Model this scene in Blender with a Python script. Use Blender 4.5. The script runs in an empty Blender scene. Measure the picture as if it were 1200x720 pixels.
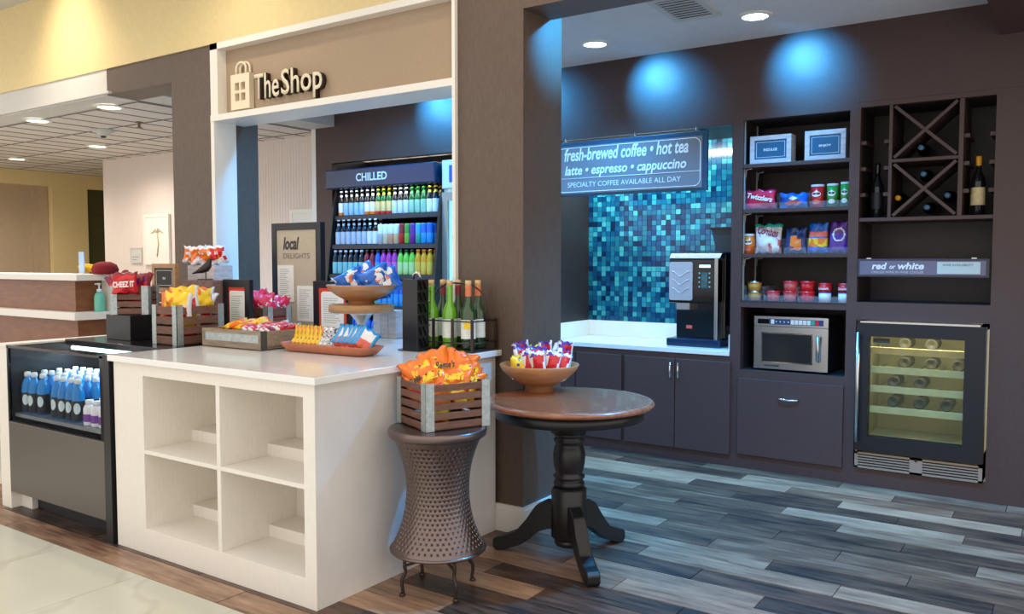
import bpy, bmesh, math, random
from mathutils import Vector, Matrix, Euler
random.seed(7)
S = bpy.context.scene
COL = S.collection
R = math.radians
# ------------------------------------------------------------------ camera
H = 1.40; YAW = -0.598989; PITCH = -0.0544585; F = 982.73      # F in pixels of the 1200 px wide frame
cd = bpy.data.cameras.new('camera'); cam = bpy.data.objects.new('camera', cd); COL.objects.link(cam)
cam.location = (0, 0, H); cam.rotation_euler = (math.pi/2 + PITCH, 0, -YAW)
cd.sensor_width = 36; cd.lens = F/1200*36; cd.clip_start = .05; cd.clip_end = 60
S.camera = cam
# ------------------------------------------------------------------ world and exposure
W = bpy.data.worlds.new('lobby_daylight'); S.world = W; W.use_nodes = True
W.node_tree.nodes['Background'].inputs[0].default_value = (1.0, .96, .91, 1)
W.node_tree.nodes['Background'].inputs[1].default_value = 1.15
S.view_settings.view_transform = 'Standard'; S.view_settings.look = 'None'
S.view_settings.exposure = 0.22; S.view_settings.gamma = 1; S.view_settings.use_curve_mapping = False
BLUE = (.04, .42, 1.0); WARM = (1.0, .84, .62); WHITE = (1, .95, .88)
def spot(loc, target, power, color, angle=110, blend=.6, radius=.05, name='lamp'):
    l = bpy.data.lights.new(name, 'SPOT'); l.energy = power; l.color = color; l.spot_size = R(angle); l.spot_blend = blend; l.shadow_soft_size = radius
    o = bpy.data.objects.new(name, l); COL.objects.link(o); o.location = loc
    o.rotation_euler = (Vector(target) - Vector(loc)).to_track_quat('-Z', 'Y').to_euler(); return o
# ------------------------------------------------------------------ pixel to place
cy_, sy_, cp_, sp_ = math.cos(YAW), math.sin(YAW), math.cos(PITCH), math.sin(PITCH)
FW = Vector((sy_*cp_, cy_*cp_, sp_)); RT = Vector((cy_, -sy_, 0)); UP = RT.cross(FW); CO = Vector((0, 0, H))
def ray(x, y): return FW*F + RT*(x-600) - UP*(y-360)
def on(x, y, z): d = ray(x, y); return CO + d*((z-H)/d.z)          # on a level surface
def oy(x, y, Y): d = ray(x, y); return CO + d*(Y/d.y)              # on a wall facing the lobby
YB, YC, YF = 5.52, 3.53, 2.274                                      # shop back wall, column line, island front
ZT = .944                                                           # island top
# ------------------------------------------------------------------ materials
MATS = {}
def mat(name, col, rough=.5, metal=0., var=0., vscale=6, bump=0., bscale=40, stretch=(1,1,1), col2=None, trans=0., emit=None, estr=0., spec=.5, alpha=1., rnd=0., coat=0.):
    if name in MATS: return MATS[name]
    m = bpy.data.materials.new(name); m.use_nodes = True; nt = m.node_tree; N = nt.nodes; L = nt.links
    b = N['Principled BSDF']; MATS[name] = m
    b.inputs['Base Color'].default_value = (*col, 1); b.inputs['Roughness'].default_value = rough; b.inputs['Metallic'].default_value = metal
    b.inputs['Specular IOR Level'].default_value = spec; b.inputs['Transmission Weight'].default_value = trans; b.inputs['Coat Weight'].default_value = coat
    if alpha < 1: b.inputs['Alpha'].default_value = alpha
    if emit: b.inputs['Emission Color'].default_value = (*emit, 1); b.inputs['Emission Strength'].default_value = estr
    tc = N.new('ShaderNodeTexCoord'); mp = N.new('ShaderNodeMapping'); mp.inputs['Scale'].default_value = stretch; L.new(tc.outputs['Object'], mp.inputs['Vector'])
    src = None
    if var > 0 or col2:
        n = N.new('ShaderNodeTexNoise'); n.inputs['Scale'].default_value = vscale; n.inputs['Detail'].default_value = 5; n.inputs['Roughness'].default_value = .6
        L.new(mp.outputs[0], n.inputs['Vector'])
        r = N.new('ShaderNodeValToRGB'); r.color_ramp.elements[0].position = .35; r.color_ramp.elements[1].position = .68
        c2 = col2 or tuple(min(1, c*(1+var)) for c in col); c1 = col if col2 else tuple(c*(1-var) for c in col)
        r.color_ramp.elements[0].color = (*c1, 1); r.color_ramp.elements[1].color = (*c2, 1)
        L.new(n.outputs['Fac'], r.inputs['Fac']); src = r.outputs['Color']
    if rnd > 0:
        oi = N.new('ShaderNodeObjectInfo'); hs = N.new('ShaderNodeHueSaturation'); mr = N.new('ShaderNodeMapRange')
        mr.inputs['To Min'].default_value = 1-rnd; mr.inputs['To Max'].default_value = 1+rnd
        L.new(oi.outputs['Random'], mr.inputs['Value']); L.new(mr.outputs[0], hs.inputs['Value'])
        if src: L.new(src, hs.inputs['Color'])
        else: hs.inputs['Color'].default_value = (*col, 1)
        src = hs.outputs['Color']
    if src: L.new(src, b.inputs['Base Color'])
    if bump > 0:
        n2 = N.new('ShaderNodeTexNoise'); n2.inputs['Scale'].default_value = bscale; n2.inputs['Detail'].default_value = 4; L.new(mp.outputs[0], n2.inputs['Vector'])
        bp = N.new('ShaderNodeBump'); bp.inputs['Strength'].default_value = bump; bp.inputs['Distance'].default_value = .01
        L.new(n2.outputs['Fac'], bp.inputs['Height']); L.new(bp.outputs[0], b.inputs['Normal'])
    return m
def srgb(r, g, b):
    f = lambda c: ((c/255+.055)/1.055)**2.4 if c > 10 else c/255/12.92
    return (f(r), f(g), f(b))
M_BROWN = mat('brown_paint', srgb(76, 55, 52), .45, var=.08, vscale=90, bump=.15, bscale=150)
M_BROWN2 = mat('dark_brown_laminate', srgb(46, 36, 35), .5, var=.08, vscale=60, bump=.1, bscale=120)
M_COLUMN = mat('brown_wallcovering', srgb(94, 77, 65), .5, var=.1, vscale=60, bump=.2, bscale=120, stretch=(1, 1, .3))
M_YELLOW = mat('yellow_paint', srgb(226, 204, 150), .7, var=.03, vscale=30, bump=.1, bscale=200)
M_GREYP = mat('grey_white_paint', srgb(205, 203, 198), .7, var=.02, vscale=20)
M_FASCIA = mat('tan_paint', srgb(166, 144, 119), .65, var=.04, vscale=80, bump=.1, bscale=200)
M_TRIM = mat('white_trim_paint', srgb(235, 230, 220), .4)
M_CEIL = mat('ceiling_paint', srgb(222, 218, 218), .8, var=.03, vscale=10)
M_TILEC = mat('acoustic_tile', srgb(216, 208, 202), .9, var=.05, vscale=200, bump=.2, bscale=300, rnd=.04)
M_TBAR = mat('ceiling_grid', srgb(128, 118, 112), .7)
M_IVORY = mat('ivory_laminate', srgb(238, 231, 220), .4, var=.03, vscale=14, stretch=(8, 8, 1))
M_MARBLE = mat('white_marble_panel', srgb(232, 226, 218), .28, col2=srgb(214, 208, 204), vscale=2.2, stretch=(1, 1, .5))
M_QUARTZ = mat('white_quartz', srgb(238, 236, 232), .16, var=.02, vscale=8, coat=.3)
M_BLACK = mat('black_plastic', srgb(24, 24, 28), .35, var=.1, vscale=40)
M_BLACKG = mat('black_gloss', srgb(12, 13, 18), .12)
M_GREYSTEEL = mat('grey_steel_panel', srgb(112, 106, 100), .42, metal=.6, var=.05, vscale=200, stretch=(30, 1, 1))
M_STEEL = mat('brushed_steel', srgb(196, 196, 196), .28, metal=1., var=.05, vscale=90, stretch=(1, 1, 30))
M_CHROME = mat('chrome', (.8, .8, .82), .12, metal=1.)
M_WALNUT = mat('walnut_slat', srgb(112, 76, 60), .6, var=.25, vscale=14, stretch=(1, 1, 6), bump=.2, bscale=60, rnd=.16)
M_GALV = mat('galvanised_steel', srgb(176, 184, 182), .42, metal=.55, var=.16, vscale=60)
M_OLDWOOD = mat('weathered_wood', srgb(142, 124, 104), .7, var=.22, vscale=12, stretch=(1, 6, 6), bump=.25, bscale=50, rnd=.1)
M_WHITEWASH = mat('whitewashed_wood', srgb(206, 198, 198), .7, var=.16, vscale=14, stretch=(1, 1, 4), bump=.25, bscale=50)
M_HONEY = mat('honey_wood', srgb(176, 132, 88), .5, var=.18, vscale=12, stretch=(1, 1, 5), bump=.1, bscale=60)
M_BOWL = mat('turned_mango_wood', srgb(182, 128, 84), .42, var=.16, vscale=9, stretch=(1, 1, 4))
M_TERRA = mat('terracotta_wood', srgb(178, 104, 70), .4, var=.12, vscale=16)
M_TABLE = mat('stained_table_top', srgb(150, 92, 62), .25, var=.3, vscale=5, stretch=(1, 9, 1), coat=.4)
M_TBLACK = mat('black_painted_wood', srgb(26, 25, 27), .38, var=.1, vscale=30)
M_PAPER = mat('paper', srgb(232, 230, 222), .8, var=.02, vscale=30)
M_LAMP = mat('lamp_diffuser_blue', (.9, .95, 1), .5, emit=(.72, .9, 1.0), estr=9)
M_LAMPW = mat('lamp_diffuser_warm', (1, .97, .9), .5, emit=(1, .95, .84), estr=5)
M_GLASS = mat('clear_glass', (.02, .03, .04), .02, alpha=.10, spec=.6)
M_ACRYL = mat('clear_acrylic', (.55, .62, .7), .06, alpha=.10, spec=.6)
M_WTEXT = mat('white_print', srgb(240, 240, 236), .6)
M_INK = mat('grey_ink', srgb(60, 58, 56), .7)
M_RED = mat('red_card', srgb(214, 60, 38), .5)
M_CREAM = mat('cream_lettering', srgb(232, 218, 190), .5)
# plank floor: every plank gets its own tone from its random value
def plank_mat():
    m = bpy.data.materials.new('rustic_wood_plank_tile'); m.use_nodes = True; nt = m.node_tree; N = nt.nodes; L = nt.links; b = N['Principled BSDF']
    tc = N.new('ShaderNodeTexCoord'); oi = N.new('ShaderNodeObjectInfo')
    ad = N.new('ShaderNodeVectorMath'); ad.operation = 'ADD'; sc = N.new('ShaderNodeVectorMath'); sc.operation = 'SCALE'; sc.inputs['Scale'].default_value = 37.
    cx = N.new('ShaderNodeCombineXYZ'); L.new(oi.outputs['Random'], cx.inputs[0]); L.new(oi.outputs['Random'], cx.inputs[1]); L.new(cx.outputs[0], sc.inputs[0])
    L.new(tc.outputs['Object'], ad.inputs[0]); L.new(sc.outputs[0], ad.inputs[1])
    mp = N.new('ShaderNodeMapping'); mp.inputs['Scale'].default_value = (1.6, 16, 1); L.new(ad.outputs[0], mp.inputs[0])
    n = N.new('ShaderNodeTexNoise'); n.inputs['Scale'].default_value = 2.2; n.inputs['Detail'].default_value = 8; n.inputs['Roughness'].default_value = .68; L.new(mp.outputs[0], n.inputs[0])
    mp2 = N.new('ShaderNodeMapping'); mp2.inputs['Scale'].default_value = (1.2, 4, 1); L.new(ad.outputs[0], mp2.inputs[0])
    n2 = N.new('ShaderNodeTexNoise'); n2.inputs['Scale'].default_value = 2.5; n2.inputs['Detail'].default_value = 4; L.new(mp2.outputs[0], n2.inputs[0])
    r = N.new('ShaderNodeValToRGB'); e = r.color_ramp.elements
    e[0].position = .3; e[0].color = (*srgb(40, 34, 32), 1); e[1].position = .72; e[1].color = (*srgb(180, 144, 116), 1)
    k = e.new(.5); k.color = (*srgb(112, 82, 64), 1)
    m1 = N.new('ShaderNodeMath'); m1.operation = 'MULTIPLY_ADD'; m1.inputs[1].default_value = .6; L.new(n.outputs['Fac'], m1.inputs[0])
    m2 = N.new('ShaderNodeMath'); m2.operation = 'MULTIPLY_ADD'; m2.inputs[1].default_value = .35; L.new(n2.outputs['Fac'], m2.inputs[0])
    m3 = N.new('ShaderNodeMath'); m3.operation = 'MULTIPLY_ADD'; m3.inputs[1].default_value = .34; m3.inputs[2].default_value = -.145; L.new(oi.outputs['Random'], m3.inputs[0])
    L.new(m3.outputs[0], m2.inputs[2]); L.new(m2.outputs[0], m1.inputs[2]); L.new(m1.outputs[0], r.inputs[0]); L.new(r.outputs[0], b.inputs['Base Color'])
    b.inputs['Roughness'].default_value = .38
    bp = N.new('ShaderNodeBump'); bp.inputs['Strength'].default_value = .12; bp.inputs['Distance'].default_value = .01; L.new(n.outputs['Fac'], bp.inputs['Height']); L.new(bp.outputs[0], b.inputs['Normal'])
    return m
M_PLANK = plank_mat()
M_GROUT = mat('grout', srgb(120, 110, 104), .8)
def vein_mat():
    m = bpy.data.materials.new('cream_marble_tile'); m.use_nodes = True; nt = m.node_tree; N = nt.nodes; L = nt.links; b = N['Principled BSDF']
    tc = N.new('ShaderNodeTexCoord'); oi = N.new('ShaderNodeObjectInfo'); ad = N.new('ShaderNodeVectorMath'); ad.operation = 'ADD'
    cx = N.new('ShaderNodeCombineXYZ'); mu = N.new('ShaderNodeMath'); mu.operation = 'MULTIPLY'; mu.inputs[1].default_value = 20; L.new(oi.outputs['Random'], mu.inputs[0]); L.new(mu.outputs[0], cx.inputs[0])
    L.new(tc.outputs['Object'], ad.inputs[0]); L.new(cx.outputs[0], ad.inputs[1])
    w = N.new('ShaderNodeTexWave'); w.inputs['Scale'].default_value = .9; w.inputs['Distortion'].default_value = 9; w.inputs['Detail'].default_value = 4; w.bands_direction = 'DIAGONAL'; L.new(ad.outputs[0], w.inputs[0])
    r = N.new('ShaderNodeValToRGB'); e = r.color_ramp.elements; e[0].position = 0; e[0].color = (*srgb(196, 193, 176), 1); e[1].position = .05; e[1].color = (*srgb(206, 205, 188), 1)
    L.new(w.outputs['Fac'], r.inputs[0]); L.new(r.outputs[0], b.inputs['Base Color']); b.inputs['Roughness'].default_value = .3
    return m
M_TILE = vein_mat()
def bead_mat():
    m = bpy.data.materials.new('white_beadboard'); m.use_nodes = True; nt = m.node_tree; N = nt.nodes; L = nt.links; b = N['Principled BSDF']
    b.inputs['Base Color'].default_value = (*srgb(228, 214, 206), 1); b.inputs['Roughness'].default_value = .6
    tc = N.new('ShaderNodeTexCoord'); w = N.new('ShaderNodeTexWave'); w.bands_direction = 'X'; w.inputs['Scale'].default_value = 7.5; w.wave_profile = 'SAW'; L.new(tc.outputs['Object'], w.inputs[0])
    r = N.new('ShaderNodeValToRGB'); r.color_ramp.elements[0].position = .85; r.color_ramp.elements[1].position = 1; r.color_ramp.elements[0].color = (1, 1, 1, 1); r.color_ramp.elements[1].color = (0, 0, 0, 1)
    L.new(w.outputs['Fac'], r.inputs[0]); bp = N.new('ShaderNodeBump'); bp.inputs['Strength'].default_value = .5; bp.inputs['Distance'].default_value = .01
    L.new(r.outputs[0], bp.inputs['Height']); L.new(bp.outputs[0], b.inputs['Normal']); return m
M_BEAD = bead_mat()
def mosaic_mat():
    m = bpy.data.materials.new('glass_mosaic'); m.use_nodes = True; nt = m.node_tree; b = nt.nodes['Principled BSDF']
    a = nt.nodes.new('ShaderNodeAttribute'); a.attribute_name = 'tint'; nt.links.new(a.outputs['Color'], b.inputs['Base Color']); b.inputs['Roughness'].default_value = .15; return m
M_MOSAIC = mosaic_mat()
def drum_mat():
    m = bpy.data.materials.new('hammered_bronze'); m.use_nodes = True; nt = m.node_tree; N = nt.nodes; L = nt.links; b = N['Principled BSDF']
    b.inputs['Metallic'].default_value = .85; b.inputs['Roughness'].default_value = .3; b.inputs['Base Color'].default_value = (*srgb(122, 106, 102), 1); return m
M_DRUM = drum_mat()
M_IRON = mat('dark_iron', srgb(70, 58, 54), .45, metal=.7, var=.1, vscale=60)
# ------------------------------------------------------------------ mesh helpers
OFF = {}
def bx(bm, x0, x1, y0, y1, z0, z1, mi=0, bev=0.):
    vs = [bm.verts.new(p) for p in ((x0,y0,z0),(x1,y0,z0),(x1,y1,z0),(x0,y1,z0),(x0,y0,z1),(x1,y0,z1),(x1,y1,z1),(x0,y1,z1))]
    fs = [bm.faces.new([vs[i] for i in q]) for q in ((3,2,1,0),(4,5,6,7),(0,1,5,4),(1,2,6,5),(2,3,7,6),(3,0,4,7))]
    for f in fs: f.material_index = mi
    if bev > 0:
        es = set(e for f in fs for e in f.edges)
        r = bmesh.ops.bevel(bm, geom=list(es), offset=bev, segments=2, affect='EDGES', profile=.5)
        for f in r['faces']: f.material_index = mi
    return vs
def lathe(bm, prof, seg=24, mis=None, cx=0, cy=0, cap=True):
    rings = []
    for r, z in prof:
        rings.append([bm.verts.new((cx+r*math.cos(2*math.pi*i/seg), cy+r*math.sin(2*math.pi*i/seg), z)) for i in range(seg)])
    for j in range(len(rings)-1):
        for i in range(seg):
            f = bm.faces.new((rings[j][i], rings[j][(i+1) % seg], rings[j+1][(i+1) % seg], rings[j+1][i])); f.smooth = True
            if mis: f.material_index = mis[j]
    if cap:
        f = bm.faces.new(list(reversed(rings[0])));  f.material_index = mis[0] if mis else 0
        f = bm.faces.new(rings[-1]); f.material_index = mis[-1] if mis else 0
    return rings
def tube(bm, pts, r=.004, seg=8, mi=0, rads=None):
    pts = [Vector(p) for p in pts]; rings = []; up0 = None
    for i, p in enumerate(pts):
        t = (pts[min(i+1, len(pts)-1)] - pts[max(i-1, 0)]).normalized()
        if up0 is None: up0 = Vector((0, 0, 1)) if abs(t.z) < .9 else Vector((1, 0, 0))
        a = t.cross(up0).normalized(); b_ = a.cross(t).normalized(); up0 = b_
        rr = rads[i] if rads else r
        rings.append([bm.verts.new(p + a*rr*math.cos(2*math.pi*k/seg) + b_*rr*math.sin(2*math.pi*k/seg)) for k in range(seg)])
    for j in range(len(rings)-1):
        for k in range(seg):
            f = bm.faces.new((rings[j][k], rings[j][(k+1) % seg], rings[j+1][(k+1) % seg], rings[j+1][k])); f.smooth = True; f.material_index = mi
    bm.faces.new(rings[0]).material_index = mi; bm.faces.new(list(reversed(rings[-1]))).material_index = mi
def prism(bm, poly, axis, a0, a1, mi=0):
    # poly of 2-D points extruded along axis ('x','y' or 'z') from a0 to a1
    def P(u, v, a): return {'x': (a, u, v), 'y': (u, a, v), 'z': (u, v, a)}[axis]
    A = [bm.verts.new(P(u, v, a0)) for u, v in poly]; B_ = [bm.verts.new(P(u, v, a1)) for u, v in poly]; n = len(poly)
    fs = [bm.faces.new(A), bm.faces.new(list(reversed(B_)))] + [bm.faces.new((A[i], B_[i], B_[(i+1) % n], A[(i+1) % n])) for i in range(n)]
    for f in fs: f.material_index = mi
    return fs
def rrect(x0, x1, y0, y1, r, n=5):
    out = []
    for cx, cy, a in ((x1-r, y0+r, -90), (x1-r, y1-r, 0), (x0+r, y1-r, 90), (x0+r, y0+r, 180)):
        for k in range(n+1): t = R(a+90*k/n); out.append((cx+r*math.cos(t), cy+r*math.sin(t)))
    return out
def mesh(name, bm, mats):
    bmesh.ops.recalc_face_normals(bm, faces=bm.faces)
    me = bpy.data.meshes.new(name); bm.to_mesh(me); bm.free()
    for m in (mats if isinstance(mats, (list, tuple)) else [mats]): me.materials.append(m)
    return me
def part(name, bm, mats, parent=None):
    me = bm if isinstance(bm, bpy.types.Mesh) else None
    if me is None:
        off = OFF.get(parent.name) if parent else None
        if off is not None: bmesh.ops.translate(bm, verts=bm.verts, vec=-off)
        me = mesh(name, bm, mats)
    o = bpy.data.objects.new(name, me); COL.objects.link(o)
    if parent:
        o.parent = parent
        if parent.name in OFF: OFF[o.name] = OFF[parent.name]
    return o
def bxpart(name, dims, mats, parent=None, bev=0.):
    bm = bmesh.new(); bx(bm, *dims, bev=bev); return part(name, bm, mats, parent)
def tag(o, label, cat, group=None):
    o['label'] = label; o['category'] = cat
    if group: o['group'] = group
    return o
def thing(name, label, cat, loc=(0, 0, 0), rz=0., group=None, world=False):
    o = bpy.data.objects.new(name, None); COL.objects.link(o); o.location = loc; o.rotation_euler = (0, 0, rz); o.empty_display_size = .05
    if world: OFF[o.name] = Vector(loc)
    return tag(o, label, cat, group)
def struct(name, bm, mats, label=None):
    o = part(name, bm, mats); o['kind'] = 'structure'; o['label'] = label or name.replace('_', ' '); o['category'] = name.split('_')[0]; return o
def dup(root, loc, rz, label=None):
    r = root.copy(); COL.objects.link(r); r.location = loc; r.rotation_euler = (0, 0, rz)
    if label: r['label'] = label
    for ch in list(root.children):
        c = ch.copy(); COL.objects.link(c); c.parent = r
        for g in list(ch.children): d = g.copy(); COL.objects.link(d); d.parent = c
    return r
def inst(name, me, loc, rot=(0, 0, 0), label=None, cat=None, group=None, scale=None, parent=None):
    o = bpy.data.objects.new(name, me); COL.objects.link(o); o.location = loc; o.rotation_euler = rot
    if scale: o.scale = scale
    if parent: o.parent = parent
    if label: tag(o, label, cat, group)
    return o
def text(s, width, mat_, parent, loc, rot=(math.pi/2, 0, 0), shear=0., bold=0., align='LEFT', ext=.0006, name='lettering', height=None, split=0.):
    c = bpy.data.curves.new('t', 'FONT'); c.body = s; c.size = 1; c.shear = shear; c.offset = bold; c.extrude = 0; c.resolution_u = 3
    o = bpy.data.objects.new('t', c); COL.objects.link(o); bpy.context.view_layer.update()
    me = bpy.data.meshes.new_from_object(o.evaluated_get(bpy.context.evaluated_depsgraph_get())); bpy.data.objects.remove(o); bpy.data.curves.remove(c)
    xs = [v.co.x for v in me.vertices]; ys = [v.co.y for v in me.vertices]; k = width/(max(xs)-min(xs)); ky = k
    if height: ky = height/(max(ys)-min(ys))
    x0 = min(xs) if align == 'LEFT' else (min(xs)+max(xs))/2
    bm = bmesh.new(); bm.from_mesh(me); bpy.data.meshes.remove(me)
    for v in bm.verts: v.co = Vector(((v.co.x-x0)*k, v.co.y*ky, 0))
    if ext > .001:
        r = bmesh.ops.extrude_face_region(bm, geom=bm.faces[:]); bmesh.ops.translate(bm, verts=[g for g in r['geom'] if isinstance(g, bmesh.types.BMVert)], vec=(0, 0, ext))
        bmesh.ops.recalc_face_normals(bm, faces=bm.faces)
        for f in bm.faces: f.material_index = 0 if abs(f.normal.z) > .7 or not isinstance(mat_, list) else 1
        m2 = mesh(name, bm, mat_)
    else:
        m2 = bpy.data.meshes.new(name); bm.to_mesh(m2); bm.free(); m2.materials.append(mat_)
    if split:
        bm = bmesh.new(); bm.from_mesh(m2); sk = lambda v: v.co.x-shear*v.co.y*k/ky
        iv = sorted((min(sk(v) for v in f.verts), max(sk(v) for v in f.verts)) for f in bm.faces); hh = max(v.co.y for v in bm.verts); cuts = []; end = iv[0][1]
        for a, b_ in iv[1:]:
            if a-end > split*hh: cuts.append((a+end)/2)
            end = max(end, b_)
        bm.free()
        for ci in range(len(cuts)+1):
            bm = bmesh.new(); bm.from_mesh(m2); lo_ = cuts[ci-1] if ci else -9; hi_ = cuts[ci] if ci < len(cuts) else 9
            bmesh.ops.delete(bm, geom=[v for v in bm.verts if not lo_ < sk(v) < hi_], context='VERTS')
            m3 = bpy.data.meshes.new(name); bm.to_mesh(m3); bm.free(); m3.materials.append(mat_)
            p = bpy.data.objects.new(name, m3); COL.objects.link(p); p.parent = parent; p.location = Vector(loc) - OFF.get(parent.name, Vector()); p.rotation_euler = rot
        return
    p = bpy.data.objects.new(name, m2); COL.objects.link(p)
    if parent:
        p.parent = parent; loc = Vector(loc) - OFF.get(parent.name, Vector())
    p.location = loc; p.rotation_euler = rot; return p
def grid_wall(x0, x1, z0, z1, holes, ya, yb):
    xs = sorted(set([x0, x1] + [v for h in holes for v in h[:2]])); zs = sorted(set([z0, z1] + [v for h in holes for v in h[2:]]))
    bm = bmesh.new()
    for i in range(len(xs)-1):
        run = None
        for j in range(len(zs)-1):
            cx, cz = (xs[i]+xs[i+1])/2, (zs[j]+zs[j+1])/2
            solid = not any(h[0] < cx < h[1] and h[2] < cz < h[3] for h in holes)
            if solid: run = [run[0], zs[j+1]] if run else [zs[j], zs[j+1]]
            if (not solid or j == len(zs)-2) and run: bx(bm, xs[i], xs[i+1], ya, yb, run[0], run[1]); run = None
    return bm
# ================================================================== the setting
bm = bmesh.new(); bx(bm, -13, 2.5, -1.5, 8.5, -.08, -.008); floor = struct('floor', bm, M_GROUT, 'wood-look plank tile floor with a cream marble border')
plank_lib = {}
def plank(x0, x1, y0, y1):
    k = (round(x1-x0, 3), round(y1-y0, 3))
    if k not in plank_lib:
        b_ = bmesh.new(); w, d = k; bx(b_, -w/2+.002, w/2-.002, -d/2+.002, d/2-.002, -.008, 0)
        plank_lib[k] = mesh('plank', b_, M_PLANK)
    inst('plank', plank_lib[k], ((x0+x1)/2, (y0+y1)/2, random.uniform(-.0008, .0008)), parent=floor)
PW = .149; y = 2.097; row = 0
while y < 5.5:
    y1 = min(y+PW, 5.52); x = -5.6 + (-.9 * ((row*.37) % 1.)); L_ = .9
    while x < 1.6:
        a, b_ = max(x, -5.6), min(x+L_, 1.6)
        if b_-a > .05: plank(a, b_, y, y1)
        x += L_
    y = y1; row += 1
    if row > 40: break
tb = bmesh.new(); bx(tb, .0015, .6545, .0015, .6545, -.008, 0); tile_me = mesh('marble_tile', tb, M_TILE)
for i in range(-4, 6):
    for j in range(4): inst('marble_tile', tile_me, (-3.44+.656*i, 2.097-.656*(j+1), 0), parent=floor)
bm = bmesh.new(); bx(bm, -12, -5.602, 2.10, 8.2, -.0075, -.001); struct('floor_hall_bounce', bm, M_TILE, 'unseen cream hall floor added to bounce light')  # unseen pale slab added to bounce light onto the hall ceiling
# back wall of the shop with the openings of the built-ins
NX0, NX1 = -3.406, -1.978                 # coffee niche
SX0, SX1 = -1.905, -1.230                 # shelf bay
WX0, WX1 = -1.169, -.442                  # wine bay
holes = [(-5.787, -3.80, 0, 2.305), (NX0, NX1, 0, 2.315), (SX0, SX1, 1.126, 2.335), (SX0, SX1, .67, 1.093), (WX0, WX1, 1.147, 2.345), (WX0, WX1, .107, 1.04)]
wall_back = struct('wall_back', grid_wall(-6.0, 1.8, 0, 2.9, holes, YB, YB+.06), M_BROWN, 'dark brown painted back wall of the shop')
bm = bmesh.new(); bx(bm, -1.192, -1.188, YB-.0015, YB, 2.36, 2.86); part('wall_seam', bm, M_COLUMN, wall_back)
bm = bmesh.new(); bx(bm, -1.19, 1.8, YB-.0015, YB, 2.375, 2.378); part('wall_seam', bm, M_BROWN2, wall_back)
# coffee niche lining and mosaic
bm = bmesh.new()
bx(bm, NX0-.05, NX1+.05, 6.125, 6.2, .79, 2.4); bx(bm, NX0-.05, NX0, YB+.06, 6.13, .79, 2.4); bx(bm, NX1, NX1+.03, YB+.06, 6.13, .79, 2.4); bx(bm, NX0, NX1, YB+.06, 6.13, 2.315, 2.4)
niche = struct('wall_niche', bm, M_BROWN2, 'dark lined coffee niche with blue mosaic back')
bm = bmesh.new(); lay = bm.loops.layers.color.new('tint'); T = .0405
pal = [srgb(*c) for c in ((50, 126, 156), (60, 152, 176), (78, 170, 186), (110, 190, 198), (138, 202, 204), (44, 106, 138), (66, 146, 170), (88, 168, 180), (54, 138, 168), (64, 158, 180))]
nx = int((NX1-NX0)/T); nz = int((2.315-.915)/T)
for i in range(nx+1):
    for j in range(nz+1):
        x0 = NX0+i*T; z0 = .915+j*T; x1 = min(x0+T-.003, NX1); z1 = min(z0+T-.003, 2.315)
        if x1-x0 < .005 or z1-z0 < .005: continue
        yy = 6.12-random.uniform(0, .002); c = random.choice(pal); n0 = len(bm.faces)
        vs = [bm.verts.new(p) for p in ((x0, yy, z0), (x1, yy, z0), (x1, yy, z1), (x0, yy, z1), (x0, 6.125, z0), (x1, 6.125, z0), (x1, 6.125, z1), (x0, 6.125, z1))]
        for q in ((0, 1, 2, 3), (0, 4, 5, 1), (1, 5, 6, 2), (2, 6, 7, 3), (3, 7, 4, 0)):
            f = bm.faces.new([vs[k] for k in q])
            for lp in f.loops: lp[lay] = (*[v**(1/2.2) if False else v for v in c], 1)
o = part('mosaic_tiles', bm, M_MOSAIC, niche); o['kind'] = 'stuff'
# ceilings, beams, columns
bm = bmesh.new(); bx(bm, -5.75, 1.8, 3.70, 5.60, 2.86, 2.92); struct('ceiling', bm, M_CEIL, 'grey shop ceiling with downlights')
bm = bmesh.new(); bx(bm, -.436, 1.8, 3.6, YB, 2.675, 2.95); struct('ceiling_soffit', bm, M_BROWN, 'dropped brown soffit at the right of the shop')
bm = bmesh.new(); bx(bm, -6.07, -5.267, YC, 3.78, 2.64, 2.83); bx(bm, -4.821, -2.756, YC+.16, 3.78, 2.64, 2.83); bx(bm, -2.342, 1.8, YC, 3.78, 2.654, 2.83); struct('trim_1', bm, M_COLUMN, 'brown header beam over the shop front')
bm = bmesh.new(); bx(bm, -6.07, -5.75, 3.78, 5.60, 2.64, 2.95); struct('trim_2', bm, M_GREYP, 'white return soffit at the left end of the shop')
bm = bmesh.new(); bx(bm, -12, 1.8, YC-.012, 3.80, 2.83, 3.52); struct('wall_bulkhead', bm, M_YELLOW, 'pale yellow bulkhead above the shop front')
bm = bmesh.new(); bx(bm, -12, -6.07, YC, 3.78, 2.635, 2.83); struct('trim_3', bm, M_GREYP, 'grey white drop face below the yellow bulkhead')
bm = bmesh.new(); bx(bm, -12, 1.8, 2.3, YC, 3.515, 3.58); struct('ceiling_lobby', bm, M_GREYP, 'grey lobby ceiling above the bulkhead')
bm = bmesh.new(); bx(bm, -5.267, -4.821, YC, 3.9, 0, 2.83); struct('column_1', bm, M_COLUMN, 'brown column at the left of the shop sign')
bm = bmesh.new(); bx(bm, -2.756, -2.342, YC, 3.9, 0, 2.83); colm = struct('column_2', bm, M_COLUMN, 'wide brown column behind the wine carrier')
bm = bmesh.new()
bx(bm, -2.776, -2.322, YC-.02, YC, 0, .125); bx(bm, -2.342, -2.322, YC, 3.92, 0, .125); bx(bm, -2.772, -2.326, YC-.014, YC, .125, .14); bx(bm, -2.342, -2.328, YC, 3.916, .125, .14)
part('baseboard', bm, M_TRIM, colm)
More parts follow.
